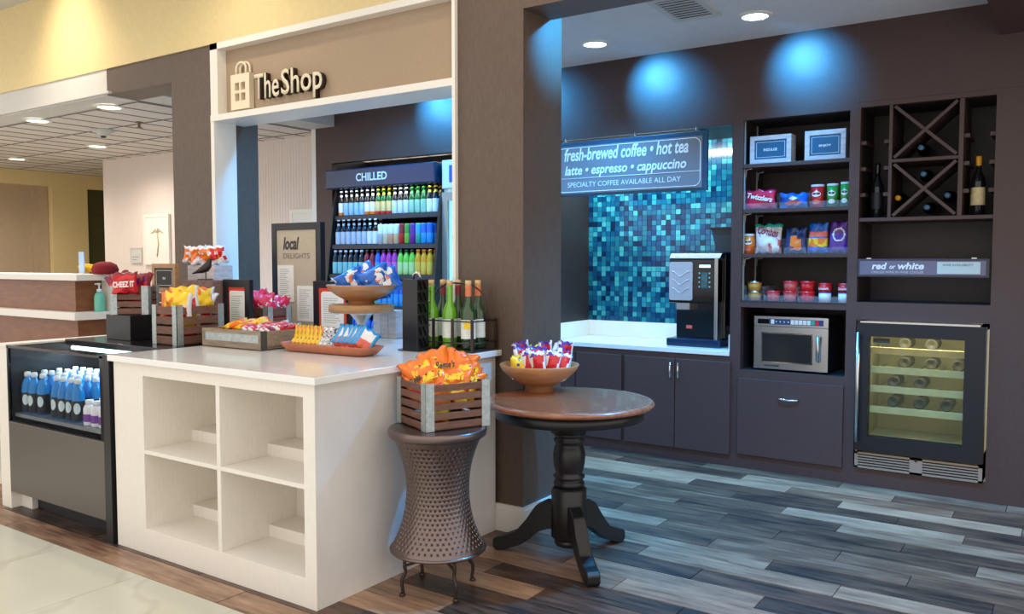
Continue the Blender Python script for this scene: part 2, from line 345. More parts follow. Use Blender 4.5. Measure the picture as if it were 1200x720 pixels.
bm = bmesh.new(); bx(bm, -2.776, -2.7555, YC-.024, YC+.1, .945, 2.829); struct('trim_4', bm, M_TRIM, 'thin white edge strip on the wide column')
bm = bmesh.new(); bx(bm, -4.82, -4.785, YC-.015, 3.69, .6, 2.36); struct('trim_5', bm, M_TRIM, 'white jamb panel on the left column')
# fascia with the shop name
bm = bmesh.new(); bx(bm, -4.81, -2.757, YC+.055, YC+.16, 2.36, 2.83); fas = struct('wall_fascia', bm, M_FASCIA, 'tan fascia panel carrying the shop name')
bm = bmesh.new()
bx(bm, -4.815, -4.74, YC-.015, YC+.06, 2.36, 2.83); bx(bm, -4.815, -2.757, YC-.015, YC+.06, 2.79, 2.83); bx(bm, -4.815, -2.757, YC-.02, YC+.25, 2.325, 2.365)
part('fascia_trim', bm, M_TRIM, fas)
def logo():
    t = thing('shop_sign', 'raised cream lettering reading The Shop with a shopping bag emblem', 'sign', (-4.55, YC+.03, 2.40), world=True)
    y0, y1 = YC+.012, YC+.05
    bm = bmesh.new(); X0, X1, Z0, Z1 = -4.640, -4.455, 2.385, 2.61; w = (X1-X0); h = Z1-Z0
    wx = [X0+w*.22, X0+w*.46, X0+w*.54, X0+w*.78]; wz = [Z0+h*.24, Z0+h*.46, Z0+h*.54, Z0+h*.76]
    for xa, xb, za, zb in ((X0, wx[0], Z0, Z1), (wx[3], X1, Z0, Z1), (wx[0], wx[3], Z0, wz[0]), (wx[0], wx[3], wz[3], Z1), (wx[1], wx[2], wz[0], wz[3]), (wx[0], wx[1], wz[1], wz[2]), (wx[2], wx[3], wz[1], wz[2])): bx(bm, xa, xb, y0, y1, za, zb)
    part('bag_emblem', bm, M_CREAM, t)
    for dx, dy in ((0, 0), (.022, .015)):
        bm = bmesh.new(); c = (X0+X1)/2+dx
        tube(bm, [(c-.048, y0+.012+dy, Z1-.005)] + [(c+.048*-math.cos(math.pi*k/10), y0+.012+dy, Z1+.035+.04*math.sin(math.pi*k/10)) for k in range(11)] + [(c+.048, y0+.012+dy, Z1-.005)], .008, 6)
        part('bag_handle', bm, M_CREAM, t)
    text('The', .235, [M_CREAM, M_IRON], t, (-4.410, y1, 2.432), bold=.012, ext=.036, height=.160)
    text('Shop', .365, [M_CREAM, M_IRON], t, (-4.155, y1, 2.436), bold=.012, ext=.036, height=.205)
logo()
# hall beyond the shop
HW = 5.72
bm = bmesh.new(); bx(bm, -9.97, -5.9, HW, HW+.1, 0, 2.63); bx(bm, -9.97, -9.87, HW+.1, 8.2, 0, 2.63); struct('wall_hall', bm, M_BEAD, 'white beadboard wall of the hall')
bm = bmesh.new(); bx(bm, -6.06, -6.0, YB, HW, 0, 2.64); struct('trim_6', bm, M_TRIM, 'white corner board beside the brown shop wall')
def left_wall():
    hl = [(4.7, 6.03, 0, 2.435), (6.53, 7.35, 0, 2.43)]
    b_ = grid_wall(3.0, 8.2, 0, 2.63, hl, 0, .12)
    for v in b_.verts: v.co = Vector((-11.8-v.co.y, v.co.x, v.co.z))
    return b_
struct('wall_left', left_wall(), M_YELLOW, 'yellow wall at the end of the hall')
M_TAUPE = mat('taupe_paint', srgb(184, 162, 134), .7, var=.03, vscale=20)
M_DOOR = mat('dark_olive_door', srgb(70, 70, 38), .5, var=.1, vscale=20)
bm = bmesh.new(); bx(bm, -12.1, -11.98, 4.6, 6.15, 0, 2.5); bx(bm, -11.98, -11.9, 5.83, 6.02, 0, 2.435); struct('wall_alcove', bm, M_TAUPE, 'taupe recess in the yellow wall')
bm = bmesh.new(); bx(bm, -11.9, -11.86, 6.53, 7.35, 0, 2.43); d1 = struct('door_1', bm, M_DOOR, 'dark olive door at the end of the hall')
bm = bmesh.new(); tube(bm, [(-11.86, 7.24, 1.0), (-11.81, 7.24, 1.0), (-11.81, 7.12, 1.0)], .01); part('door_handle', bm, M_STEEL, d1)
bm = bmesh.new(); bx(bm, -12, -9.97, 8.2, 8.3, 0, 2.63); struct('wall_hall_end', bm, M_YELLOW, 'yellow wall closing the hall')
bm = bmesh.new(); bx(bm, -12, -6.0, 3.5, 8.3, 2.645, 2.66); ch = struct('ceiling_hall', bm, M_GREYP, 'suspended acoustic tile ceiling of the hall')
tb = bmesh.new(); bx(tb, .009, .291, .009, .591, -.012, .0, bev=.003); ct_me = mesh('ceiling_tile', tb, M_TILEC)
for i in range(20):
    for j in range(7): inst('ceiling_tile', ct_me, (-6.075-.3*(i+1), 3.78+.6*j, 2.642), parent=ch)
bm = bmesh.new()
for i in range(21): bx(bm, -6.075-.3*i-.005, -6.075-.3*i+.005, 3.78, 7.98, 2.626, 2.6305)
for j in range(8): bx(bm, -12, -6.075, 3.78+.6*j-.005, 3.78+.6*j+.005, 2.6255, 2.630)
o = part('grid_bars', bm, M_TBAR, ch); o['kind'] = 'stuff'
# ------------------------------------------------------------------ ceiling fixtures
def downlight(x, y, z, r, lampmat, label, group, power, color, angle=150, aim=None, hot=0., hotang=38):
    t = thing('downlight', label, 'light', (x, y, z), group=group)
    bm = bmesh.new(); prof = [(r*1.35, 0), (r*1.35, -.006), (r*1.02, -.012), (r*1.0, -.004)]; lathe(bm, prof, 28, cap=False); part('trim_ring', bm, M_TRIM, t)
    bm = bmesh.new(); lathe(bm, [(r*1.0, -.004), (r*1.0, -.007)], 28); part('diffuser', bm, lampmat, t)
    if power: spot((x, y, z-.03), (x, y, 0), power, color, angle, .8, r*.8)
    if hot and isinstance(hot, tuple):
        spot((x, y, z-.03), (aim[0], aim[1], 2.60), hot[0], color, 62, 1., .02); spot((x, y, z-.03), aim, hot[1], (.22, .62, 1), 30, 1., .02)
    elif hot: spot((x, y, z-.03), aim, hot, color, hotang, 1., .02)
    return t
downlight(-2.76, 5.03, 2.86, .075, M_LAMP, 'round downlight nearer the wide column', 'shop downlights', 130, BLUE, 105, aim=(-2.50, YB, 2.69), hot=(75, 16))
downlight(-1.665, 5.0, 2.86, .075, M_LAMP, 'round downlight beside the ceiling vent', 'shop downlights', 130, BLUE, 105, aim=(-1.50, YB, 2.69), hot=(75, 16))
for x, ax in ((-3.85, -3.5), (-4.85, -4.476)):
    downlight(x, 5.03, 2.86, .075, M_LAMP, 'round downlight above the drinks cooler hidden by the fascia', 'hidden shop downlights', 70, BLUE, aim=(ax, YB, 2.69), hot=(75, 16))
for x in (-4.9, -3.6, -1.75, -1.0, -.1):
    downlight(x, 4.05, 2.86, .075, M_LAMP, 'round downlight hidden behind the header beam', 'hidden shop downlights', (50 if x == -1.75 else 430) if x > -3 else 110, BLUE, 105 if x > -3 else 155, aim=(-2.342, 3.88, 2.55) if x == -1.75 else None, hot=150 if x == -1.75 else 0, hotang=44)
for (px, py), lb in (((128, 125), 'largest hall downlight nearest the brown beam'), ((44, 141), 'hall downlight nearest the left frame edge, front row'), ((114, 171), 'small hall downlight above the beadboard corner'), ((20, 186), 'smallest hall downlight above the taupe recess')):
    p = on(px, py, 2.63); downlight(p.x, p.y, 2.63, .085, M_LAMPW, lb, 'hall downlights', 60, (1, .9, .78), 160)
for x in (-10.5, -8.6, -6.5, -4.4, -2.3, -.3):
    downlight(x, 2.95, 3.515, .09, M_LAMPW, 'unseen lobby downlight adding fill light', 'unseen lobby downlights', 26, WARM, 150, aim=(x, YC, 3.05), hot=20 if x == -6.5 else 0, hotang=100)  # unseen row added for warm fill; one makes the bulkhead hot spot
# vent
t = thing('ceiling_vent', 'white square air vent in the grey shop ceiling', 'vent', (-1.95, 4.62, 2.86), rz=R(2))
bm = bmesh.new()
for a, b_, c, d in ((-.14, -.105, -.24, .24), (.105, .14, -.24, .24), (-.105, .105, -.24, -.205), (-.105, .105, .205, .24)): bx(bm, a, b_, c, d, -.012, 0)
part('frame', bm, M_GREYP, t); bxpart('backing', (-.105, .105, -.205, .205, -.002, 0), M_INK, t)
for k in range(9):
    bm = bmesh.new(); y0 = -.19+.045*k; prism(bm, [(y0, -.012), (y0+.042, -.006), (y0+.042, -.004), (y0, -.010)], 'x', -.105, .105); part('slat', bm, M_GREYP, t)
p = on(121, 152, 2.63); t = thing('smoke_detector', 'white smoke detector on the acoustic tile ceiling', 'detector', (p.x, p.y, 2.63))
bm = bmesh.new(); lathe(bm, [(.10, 0), (.10, -.02), (.06, -.03), (.055, -.05), (.03, -.06)], 20); part('housing', bm, M_GREYP, t)
bm = bmesh.new(); lathe(bm, [(.026, -.06), (.02, -.075)], 12); part('sensor', bm, M_INK, t)
p = on(163, 143, 2.63); t = thing('ceiling_sprinkler', 'small sprinkler head hanging from the tile ceiling', 'sprinkler', (p.x, p.y, 2.63))
bm = bmesh.new(); lathe(bm, [(.035, 0), (.03, -.008), (.012, -.01), (.012, -.05)], 12); part('stem', bm, M_OLDWOOD, t)
bm = bmesh.new(); lathe(bm, [(.03, -.05), (.03, -.056)], 12); part('deflector', bm, M_OLDWOOD, t)
# ================================================================== island with cubbies
IX0, IX1, IY0, IY1 = -3.915, -2.497, YF, 3.505
t = thing('display_island', 'ivory counter with four open cubbies on its front', 'counter', ((IX0+IX1)/2, (IY0+IY1)/2, 0), world=True)
CX = [-3.672, -3.122, -3.096, -2.562]; CZ = [.122, .484, .503, .858]; CD = 2.70
bm = bmesh.new()
bx(bm, IX0, CX[0], IY0, IY1, 0, .914); bx(bm, CX[0], CX[3], IY0, IY1-.03, 0, CZ[0]); bx(bm, CX[0], CX[3], IY0, IY1-.03, CZ[3], .914)
part('carcass', bm, M_IVORY, t)
bxpart('end_panel', (CX[3], IX1, IY0, IY1, 0, .914), [M_MARBLE], t)
bxpart('front_stile', (CX[3], IX1+.001, IY0-.001, IY0+.003, 0, .914), [M_IVORY], t)
bxpart('back_panel', (CX[0], CX[3], CD, CD+.02, CZ[0], CZ[3]), M_IVORY, t)
bxpart('divider', (CX[1], CX[2], IY0, CD, CZ[0], CZ[3]), M_IVORY, t, .002)
for a, b_ in ((CX[0], CX[1]), (CX[2], CX[3])):
    bxpart('shelf', (a, b_, IY0, CD, CZ[1], CZ[2]), M_IVORY, t, .002)
    for z in (CZ[0], CZ[2]): bxpart('step', (a, b_, 2.53, CD, z, z+.057), M_IVORY, t, .002)
bm = bmesh.new(); bx(bm, -3.935, -2.472, IY0-.022, YC-.002, .914, ZT, bev=.003); bx(bm, -4.79, -2.78, YC, 3.955, .914, ZT, bev=.003); bx(bm, -3.935, -2.78, YC-.02, YC+.02, .9141, ZT-.0005)
tag(part('countertop', bm, M_QUARTZ), 'white quartz countertop on the cubby island', 'countertop')
t = thing('pass_through_counter', 'ivory half wall carrying the counter between the columns', 'counter', (-3.8, 3.75, 0), world=True)
bxpart('body', (-4.78, -2.80, 3.6, 3.92, 0, .914), M_IVORY, t)
# ================================================================== chilled display case
t = thing('display_case', 'low black refrigerated display case with glass front and grey lower panel', 'display case', (-4.44, 2.7, 0), world=True)
DX0, DX1 = -4.99, -3.935
bm = bmesh.new(); bx(bm, DX1-.06, DX1-.004, 2.262, 3.3, 0, .94); bx(bm, DX0, DX0+.02, 2.285, 3.3, .5, .925); bx(bm, -4.87, DX1-.06, 2.36, 3.3, .0, .10); bx(bm, DX0, DX1-.06, 3.0, 3.3, .1, .9); bx(bm, DX0, DX1-.06, 2.30, 3.0, .47, .50)
part('body', bm, M_BLACK, t)
bxpart('lower_panel', (DX0+.003, -4.012, 2.270, 2.30, .10, .50), M_GREYSTEEL, t, .002)
bm = bmesh.new(); bx(bm, DX0, -4.04, 2.272, 2.295, .485, .507); bx(bm, DX0, DX0+.018, 2.272, 2.295, .50, .925); bx(bm, -4.04, -3.995, 2.272, 2.295, .50, .935); bx(bm, DX0, -3.995, 2.272, 2.29, .917, .929)
part('front_frame', bm, M_BLACKG, t)
bxpart('front_glass', (DX0+.018, -4.04, 2.279, 2.284, .507, .917), M_GLASS, t)
bxpart('top_glass', (DX0+.02, -4.0, 2.29, 2.60, .921, .927), M_GLASS, t)
bxpart('top_deck', (DX0, DX1-.004, 2.60, 3.50, .905, .94), mat('black_granite', srgb(30, 30, 34), .18, var=.2, vscale=90), t, .003)
bxpart('deck_shelf', (DX0+.02, -4.0, 2.30, 3.0, .525, .545), mat('steel_deck', srgb(160, 170, 176), .3, metal=.7), t)
bxpart('back_liner', (DX0+.02, -4.0, 2.97, 2.99, .545, .905), mat('navy_liner', srgb(22, 44, 70), .3), t)
bm = bmesh.new(); tube(bm, [(DX0+.05, 2.62, .89), (-4.05, 2.62, .89)], .012, 8); part('light_tube', bm, mat('case_tube', (.8, .95, 1), .5, emit=(.6, .88, 1), estr=4), t)
l = bpy.data.lights.new('case_lamp', 'AREA'); l.shape = 'RECTANGLE'; l.size = .9; l.size_y = .05; l.energy = 5; l.color = (.55, .82, 1); lo = bpy.data.objects.new('case_lamp', l); COL.objects.link(lo); lo.location = (-4.5, 2.60, .875)
t = thing('end_wall', 'white end panel at the left of the display case', 'panel', (-5.05, 2.9, 0), world=True)
bm = bmesh.new(); bx(bm, -5.10, DX0-.002, YF, 3.5, 0, .915); bx(bm, DX0-.002, -4.872, 2.33, 2.5, 0, .10); part('panel', bm, M_IVORY, t); bxpart('cap', (-5.105, DX0-.002, YF-.005, 3.5, .915, .935), M_TRIM, t, .002)
# bottles in the case
M_BCAP = mat('bottle_white_cap', srgb(225, 235, 240), .4); M_BBLUE = mat('blue_sport_drink', srgb(14, 130, 206), .2); M_BDARK = mat('navy_sleeve', srgb(22, 26, 40), .4); M_BDISC = mat('pale_disc', srgb(205, 226, 232), .4)
bm = bmesh.new(); lathe(bm, [(.030, 0), (.034, .006), (.034, .1), (.034, .115), (.031, .15), (.024, .178), (.014, .196), (.0135, .205)], 16, [0, 1, 1, 0, 0, 0, 0])
body_a = mesh('bottle_body', bm, [M_BBLUE, M_BDARK]); bm = bmesh.new(); lathe(bm, [(.017, .203), (.017, .222), (.013, .230)], 14); cap_a = mesh('cap', bm, M_BCAP)
bm = bmesh.new()
for k in range(1): 
    vs = []; n = 14
    c = bm.verts.new((0, -.0352, .075))
    for i in range(n):
        a = 2*math.pi*i/n; x = .0175*math.cos(a); z = .075+.030*math.sin(a); vs.append(bm.verts.new((x, -math.sqrt(.0352**2-x*x), z)))
    for i in range(n): bm.faces.new((c, vs[i], vs[(i+1) % n]))
disc_a = mesh('label_disc', bm, M_BDISC)
def sport_bottle(loc, rz, where):
    t = thing('sport_drink_bottle', 'blue bottle with white cap in the display case, ' + where, 'bottle', loc, rz, 'blue drink bottles in the display case')
    for n_, m_ in (('body', body_a), ('cap', cap_a), ('label_disc', disc_a)): inst(n_, m_, (0, 0, 0), parent=t)
for r_ in range(4):
    for i in range(9):
        x = -4.935+.077*i
        if (r_ == 0 and i == 3) or (r_ < 2 and i == 8): continue
        sport_bottle((x+random.uniform(-.006, .006), 2.36+.09*r_+random.uniform(-.006, .006), .546), R(random.uniform(10, 50)), ('leftmost', 'second from left', 'third from left', 'fourth from left', 'fifth from left', 'sixth from left', 'seventh from left', 'eighth from left', 'rightmost')[i] + ', ' + ('front row', 'second row', 'third row', 'rear row')[r_])
bm = bmesh.new(); lathe(bm, [(.028, 0), (.031, .005), (.031, .085), (.026, .10), (.018, .11)], 14); yb_ = mesh('bottle_body', bm, mat('white_bottle', srgb(232, 234, 240), .35))
bm = bmesh.new(); lathe(bm, [(.02, .11), (.02, .132)], 14); yc_ = mesh('cap', bm, M_BCAP); bm = bmesh.new(); lathe(bm, [(.0316, .02), (.0316, .06)], 14, cap=False); yl_ = mesh('label_band', bm, mat('purple_print', srgb(120, 60, 160), .5))
for r_ in range(2):
    for i in range(3):
        t = thing('white_drink_bottle', 'small white bottle with purple label at the right end of the display case', 'bottle', (-4.272+.072*i, 2.345+.075*r_, .546), 0, 'white bottles in the display case')
        for n_, m_ in (('body', yb_), ('cap', yc_), ('label_band', yl_)): inst(n_, m_, (0, 0, 0), parent=t)
# ================================================================== reception desk
t = thing('reception_desk', 'brown two-tier reception desk with white ledges', 'desk', (-7.4, 3.4, 0), world=True)
M_DESK = mat('desk_veneer', srgb(132, 84, 56), .4, var=.16, vscale=8, stretch=(1, 1, 4))
bxpart('upper_panel', (-9, -6.09, 3.26, 3.33, 1.03, 1.26), M_DESK, t); bxpart('lower_panel', (-9, -6.03, 3.24, 3.46, 0, .975), M_DESK, t)
bxpart('end_panel', (-6.12, -6.09, 3.33, 3.50, 1.03, 1.26), M_DESK, t)
bxpart('upper_ledge', (-9, -5.96, 3.2, 3.52, 1.26, 1.305), M_TRIM, t, .003); bxpart('lower_ledge', (-9, -5.96, 3.18, 3.52, .975, 1.03), M_TRIM, t, .003)
bxpart('end_leg', (-6.08, -5.962, 3.455, 3.52, 1.03, 1.26), M_TRIM, t)
p = oy(116, 372, 3.36); t = thing('hand_sanitizer', 'clear pump bottle of green hand sanitizer on the desk ledge', 'bottle', (-6.01, 3.395, 1.03))
bm = bmesh.new(); lathe(bm, [(.034, 0), (.037, .006), (.037, .10), (.03, .13), (.014, .145)], 18); part('bottle_body', bm, mat('sanitizer_gel', srgb(120, 214, 190), .1, alpha=.75), t)
bm = bmesh.new(); lathe(bm, [(.018, .145), (.018, .165), (.006, .168), (.006, .195), (.014, .197), (.014, .21)], 14); bx(bm, -.05, 0, -.007, .007, .197, .208); part('pump', bm, M_BCAP, t)
t = thing('card_stand', 'pale blue standing card on top of the reception desk', 'card', (-6.12, 3.33, 1.305)); 
bxpart('card', (-.035, .035, -.003, .003, .006, .165), mat('pale_blue_card', srgb(176, 204, 240), .5), t); bxpart('foot', (-.07, .07, -.03, .03, 0, .006), M_ACRYL, t)
# ================================================================== crates
def crate(name, label, loc, rz, w, d, h, n=4, group=None, board=None, hide_posts=False):
    t = thing(name, label, 'crate', loc, rz, group); pt = .006
    gap = h*.055; sh = (h-gap*(n-1)-.01)/n
    for k in range(n):
        z0 = .005+k*(sh+gap)
        for yy in (-d/2, d/2-.010): bxpart('slat', (-w/2+.012, w/2-.012, yy, yy+.010, z0, z0+sh), board or M_WALNUT, t, .0015)
        for xx in (-w/2, w/2-.010): bxpart('slat', (xx, xx+.010, -d/2+.012, d/2-.012, z0, z0+sh), board or M_WALNUT, t, .0015)
    bxpart('bottom_board', (-w/2+.01, w/2-.01, -d/2+.01, d/2-.01, .0, .008), board or M_WALNUT, t)
    for sx in (-1, 1):
        for sy in (-1, 1):
            bm = bmesh.new(); x0, y0 = sx*w/2, sy*d/2; wd = .038
            bx(bm, min(x0-sx*wd, x0+sx*.003), max(x0-sx*wd, x0+sx*.003), min(y0, y0+sy*.003), max(y0, y0+sy*.003), 0, h+.004)
            bx(bm, min(x0, x0+sx*.003), max(x0, x0+sx*.003), min(y0-sy*wd, y0+sy*.003), max(y0-sy*wd, y0+sy*.003), 0, h+.004)
            part('corner_bracket', bm, M_GALV, t)
    return t
# ================================================================== snack bags
class Blob:
    # smooth value noise over a bag's face, so printed areas come out as rounded blotches
    def __init__(self, seed, n=5):
        r = random.Random(seed); self.n = n; self.g = [[r.random() for _ in range(n+2)] for _ in range(n+2)]; self.u = self.v = 0
    def at(self, u, v): self.u, self.v = u, v
    def random(self):
        n = self.n; x = min(max((self.u*.5+.5)*n, 0), n-.001); y = min(max((self.v*.5+.5)*n, 0), n-.001); i, j = int(x), int(y); a, b = x-i, y-j; a = a*a*(3-2*a); b = b*b*(3-2*b); g = self.g
        k = (g[i][j]*(1-a)+g[i+1][j]*a)*(1-b)+(g[i][j+1]*(1-a)+g[i+1][j+1]*a)*b
        return min(max((k-.5)*1.5+.5, 0), .999)
    def choice(self, seq): return seq[int(((self.random()*7.3) % 1)*len(seq))]
def pouch(name, w, h, t, mats, pat, crimp=.012, seed=0, nu=18, nv=22):
    rs = random.Random(seed); bl = Blob(seed); bm = bmesh.new(); ph = [rs.uniform(0, 6.28) for _ in range(6)]; asym = rs.uniform(-.25, .25)
    def pt(i, j, s):
        u = i/nu*2-1; v = j/nv*2-1
        th = t/2*max(0, (1-u**4))**.6*max(0, (1-abs(v)**3.2))**.7*(1+asym*u)
        wr = .16*t*(math.sin(5*u+4*v+ph[0])+math.sin(9*v-3*u+ph[1])+.8*math.sin(8*u-7*v+ph[2]))*(1-u*u)*(1-v**4)*.5
        zz = .005*math.sin(9*u+ph[3])*abs(v)
        fan = 1+.06*(abs(v)**6)-.06*(1-v*v)
        return Vector((u*w/2*fan, s*th + wr*(.6 if th > 0 else 0) + .010*math.sin(5*u+ph[4])*(v**6) + .012*math.sin(1.6*u+2*v+ph[5]), h/2+v*h/2+zz))
    for s in (-1, 1):
        g = [[bm.verts.new(pt(i, j, s)) for j in range(nv+1)] for i in range(nu+1)]
        for i in range(nu):
            for j in range(nv):
                f = bm.faces.new((g[i][j], g[i+1][j], g[i+1][j+1], g[i][j+1])); f.smooth = True
                u, v = (i+.5)/nu*2-1, (j+.5)/nv*2-1; bl.at(u, v); f.material_index = pat(u, v, bl)
    bmesh.ops.remove_doubles(bm, verts=bm.verts, dist=.0006)
    return mesh(name, bm, mats)
def foil(name, r, g, b, rough=.28): return mat('foil_'+name, srgb(r, g, b), rough, coat=.2)
FO = foil('orange', 246, 122, 26); FY = foil('yellow', 250, 206, 40); FR = foil('red', 216, 34, 40); FW_ = foil('white', 236, 234, 236); FB = foil('blue', 22, 96, 190); FM = foil('maroon', 140, 22, 44)
FP = foil('pink_red', 226, 40, 84); FV = foil('violet', 92, 40, 140); FG = foil('green', 60, 150, 60); FS = foil('silver', 190, 190, 196); FK = foil('dark', 40, 26, 26); FT = foil('teal', 40, 170, 150); FN = foil('navy', 20, 44, 96); FLB = foil('sky', 50, 160, 226); FSK = foil('salmon', 232, 110, 92)
def p_stripe(base, lab, low=None, ew=.7, eh=.28, cz=.1, edge=None):
    def f(u, v, rs):
        if edge is not None and abs(v) > .86: return edge
        if (u/ew)**2+((v-cz-u*.15)/eh)**2 < 1: return lab if rs.random() > .18 else base
        if low is not None and v < -.42: return low
        return base
    return f
def scatter(me_list, n, cx, cy, z, w, d, rz, label, cat, group, name, tilt=22, spin=25, lift=.02, jit=.01, facing=0.):
    out = []; cols = max(1, round(math.sqrt(n*w/d))); rows = math.ceil(n/cols); k = 0
    ca, sa = math.cos(rz), math.sin(rz)
    for r_ in range(rows):
        for c in range(cols):
            if k >= n: break
            x = (c+.5)/cols*w-w/2+random.uniform(-jit, jit); y = (r_+.5)/rows*d-d/2+random.uniform(-jit, jit)
            out.append(inst(name, random.choice(me_list), (cx+x*ca-y*sa, cy+x*sa+y*ca, z+random.uniform(0, lift)), (R(random.uniform(-tilt, tilt)), R(random.uniform(-tilt, tilt)), facing+R(random.uniform(-spin, spin))), label, cat, group)); k += 1
    return out
FACE = -YAW                                                          # roughly towards the lobby
CAM_RZ = .6
# crate of orange candy bags on the drum stool
cd_rz = R(66)-math.pi/2+math.pi/2
DC = (-2.275, 2.80)
u_ = Vector((math.cos(R(66)), math.sin(R(66)), 0)); v_ = Vector((-math.sin(R(66)), math.cos(R(66)), 0))
near = on(499, 508, .70)
cc = near + u_*.15 + v_*.14
crate('slatted_crate', 'walnut slat crate with galvanised corners on the hammered drum stool', (cc.x, cc.y, .702), R(66), .30, .28, .195, 5)
def opat(u, v, rs):
    k = rs.random()
    if (u/.72)**2+((v-.22-u*.25)/.26)**2 < 1 and k > .30: return 1 if k > .36 else 3
    if v < -.30: return 2 if (k < .42) else (1 if k > .55 else 0)
    return 0
ob = [pouch('candy_bag', .155, .165, .075, [FO, FY, FR, FK], opat, seed=s) for s in (3, 11, 12, 15, 21)]
OL = 'orange candy bag in the drum stool crate'
fwd = Vector((-.60, .80, 0)); rgt = Vector((.80, .60, 0))
for k, (dx, dy, dz, rx, ry, rz) in enumerate(((-.062, -.012, .125, -28, -26, 36), (-.03, -.045, .125, -36, -8, 42), (.035, -.045, .12, -38, 10, 34), (.07, -.005, .125, -30, 28, 44), (-.06, .03, .155, -26, -24, 52), (.0, .02, .165, -30, 6, 36), (.065, .04, .15, -22, 26, 48), (-.02, .075, .17, -10, -18, 20), (.05, .085, .165, -8, 20, 60))):
    q = cc + rgt*dx*.9 + fwd*dy*.9
    o_ = inst('candy_bag', ob[k % 5], (q.x, q.y, .702+dz-.02), (R(rx), R(ry), R(rz)), OL+', '+('left end of the front', 'left of the front middle', 'right of the front middle', 'right end of the front', 'left of the upper layer', 'topmost in the middle', 'right of the upper layer', 'rear left', 'rear right')[k], 'snack bag', 'orange candy bags on the drum stool')
    if k < 7: text("Reese's", .085, FY if ob[k % 5] is not ob[0] else FK, o_, (0, -.052, .082), (math.pi/2-R(8), -R(12), 0), shear=.3, bold=.035, align='CENTER', height=.034)
scatter(ob, 2, cc.x, cc.y, .712, .06, .10, R(66), 'orange and yellow candy bag low inside the crate on the drum stool', 'snack bag', 'orange candy bags low in the drum stool crate', 'candy_bag', 8, 40, .0, facing=R(150))
# ================================================================== drum stool
def drum():
    t = thing('drum_stool', 'hourglass stool of hammered bronze metal on thin wire legs', 'stool', (-2.25, 2.735, 0))
    bm = bmesh.new(); seg = 44; z0, z1 = .185, .665; nz = 26; rings = []
    def rad(z):
        k = (z-z0)/(z1-z0); a = abs(k-.52)/.52; return .134+.066*a**2.1
    zrow = (z1-z0)/nz
    def at(i, j): a = 2*math.pi*(i+.5*(int(math.floor(j)) % 2)*0)/seg; z = z0+zrow*j; r = rad(z); return a, r, z
    def pos(i, j, dr=0): a, r, z = at(i, j); return ((r+dr)*math.cos(a), (r+dr)*math.sin(a), z)
    grid = [[bm.verts.new(pos(i/2, j/2)) for i in range(2*seg)] for j in range(2*nz+1)]
    for j in range(2*nz):
        for i in range(2*seg):
            q = (grid[j][i], grid[j][(i+1) % (2*seg)], grid[j+1][(i+1) % (2*seg)], grid[j+1][i])
            J, row = j//2, j % 2
            if 1 <= J < nz-1 and j % 2 == 0 and (i + J) % 2 == 0:
                inner = [bm.verts.new(pos(i/2+du, j/2+dv, -.0032)) for du, dv in ((.13, .12), (.37, .12), (.37, .40), (.13, .40))]
                for k in range(4): f = bm.faces.new((q[k], q[(k+1) % 4], inner[(k+1) % 4], inner[k])); f.smooth = False; f.material_index = 1 if k in (2,) else 0
                f = bm.faces.new(inner); f.material_index = 1
            else: f = bm.faces.new(q); f.smooth = True
    part('hammered_body', bm, [M_DRUM, mat('dimple_dark_metal', srgb(66, 56, 54), .4, metal=.85)], t)  # dimple floors and upper facets take a darker metal
    bm = bmesh.new(); lathe(bm, [(.18, .660), (.2, .663), (.208, .670), (.21, .690), (.206, .698), (.2, .700), (.0, .6985)], 48, cap=False); part('top_plate', bm, M_DRUM, t)
    bm = bmesh.new(); lathe(bm, [(.19, .190), (.204, .188), (.207, .182), (.204, .176), (.17, .174), (.0, .174)], 48, cap=False); part('base_ring', bm, M_DRUM, t)
    for k in range(4):
        a = R(45+90*k+20); c, s = math.cos(a), math.sin(a)
        bm = bmesh.new(); pts = [(.155, .178), (.155, .12), (.150, .10), (.158, .085), (.168, .07), (.168, .045), (.163, .02), (.166, .006)]
        tube(bm, [(r*c, r*s, z) for r, z in pts], .0075, 8); lathe(bm, [(.0, 0), (.013, .0), (.013, .006), (.009, .012)], 10, cx=.167*c, cy=.167*s, cap=False); part('leg', bm, M_IRON, t)
    for k in range(2):
        a = R(45+90*k+20); c, s = math.cos(a), math.sin(a); bm = bmesh.new(); tube(bm, [(-.153*c, -.153*s, .125), (0, 0, .145+.01*k), (.153*c, .153*s, .125)], .006, 8); part('cross_brace', bm, M_IRON, t)
drum()
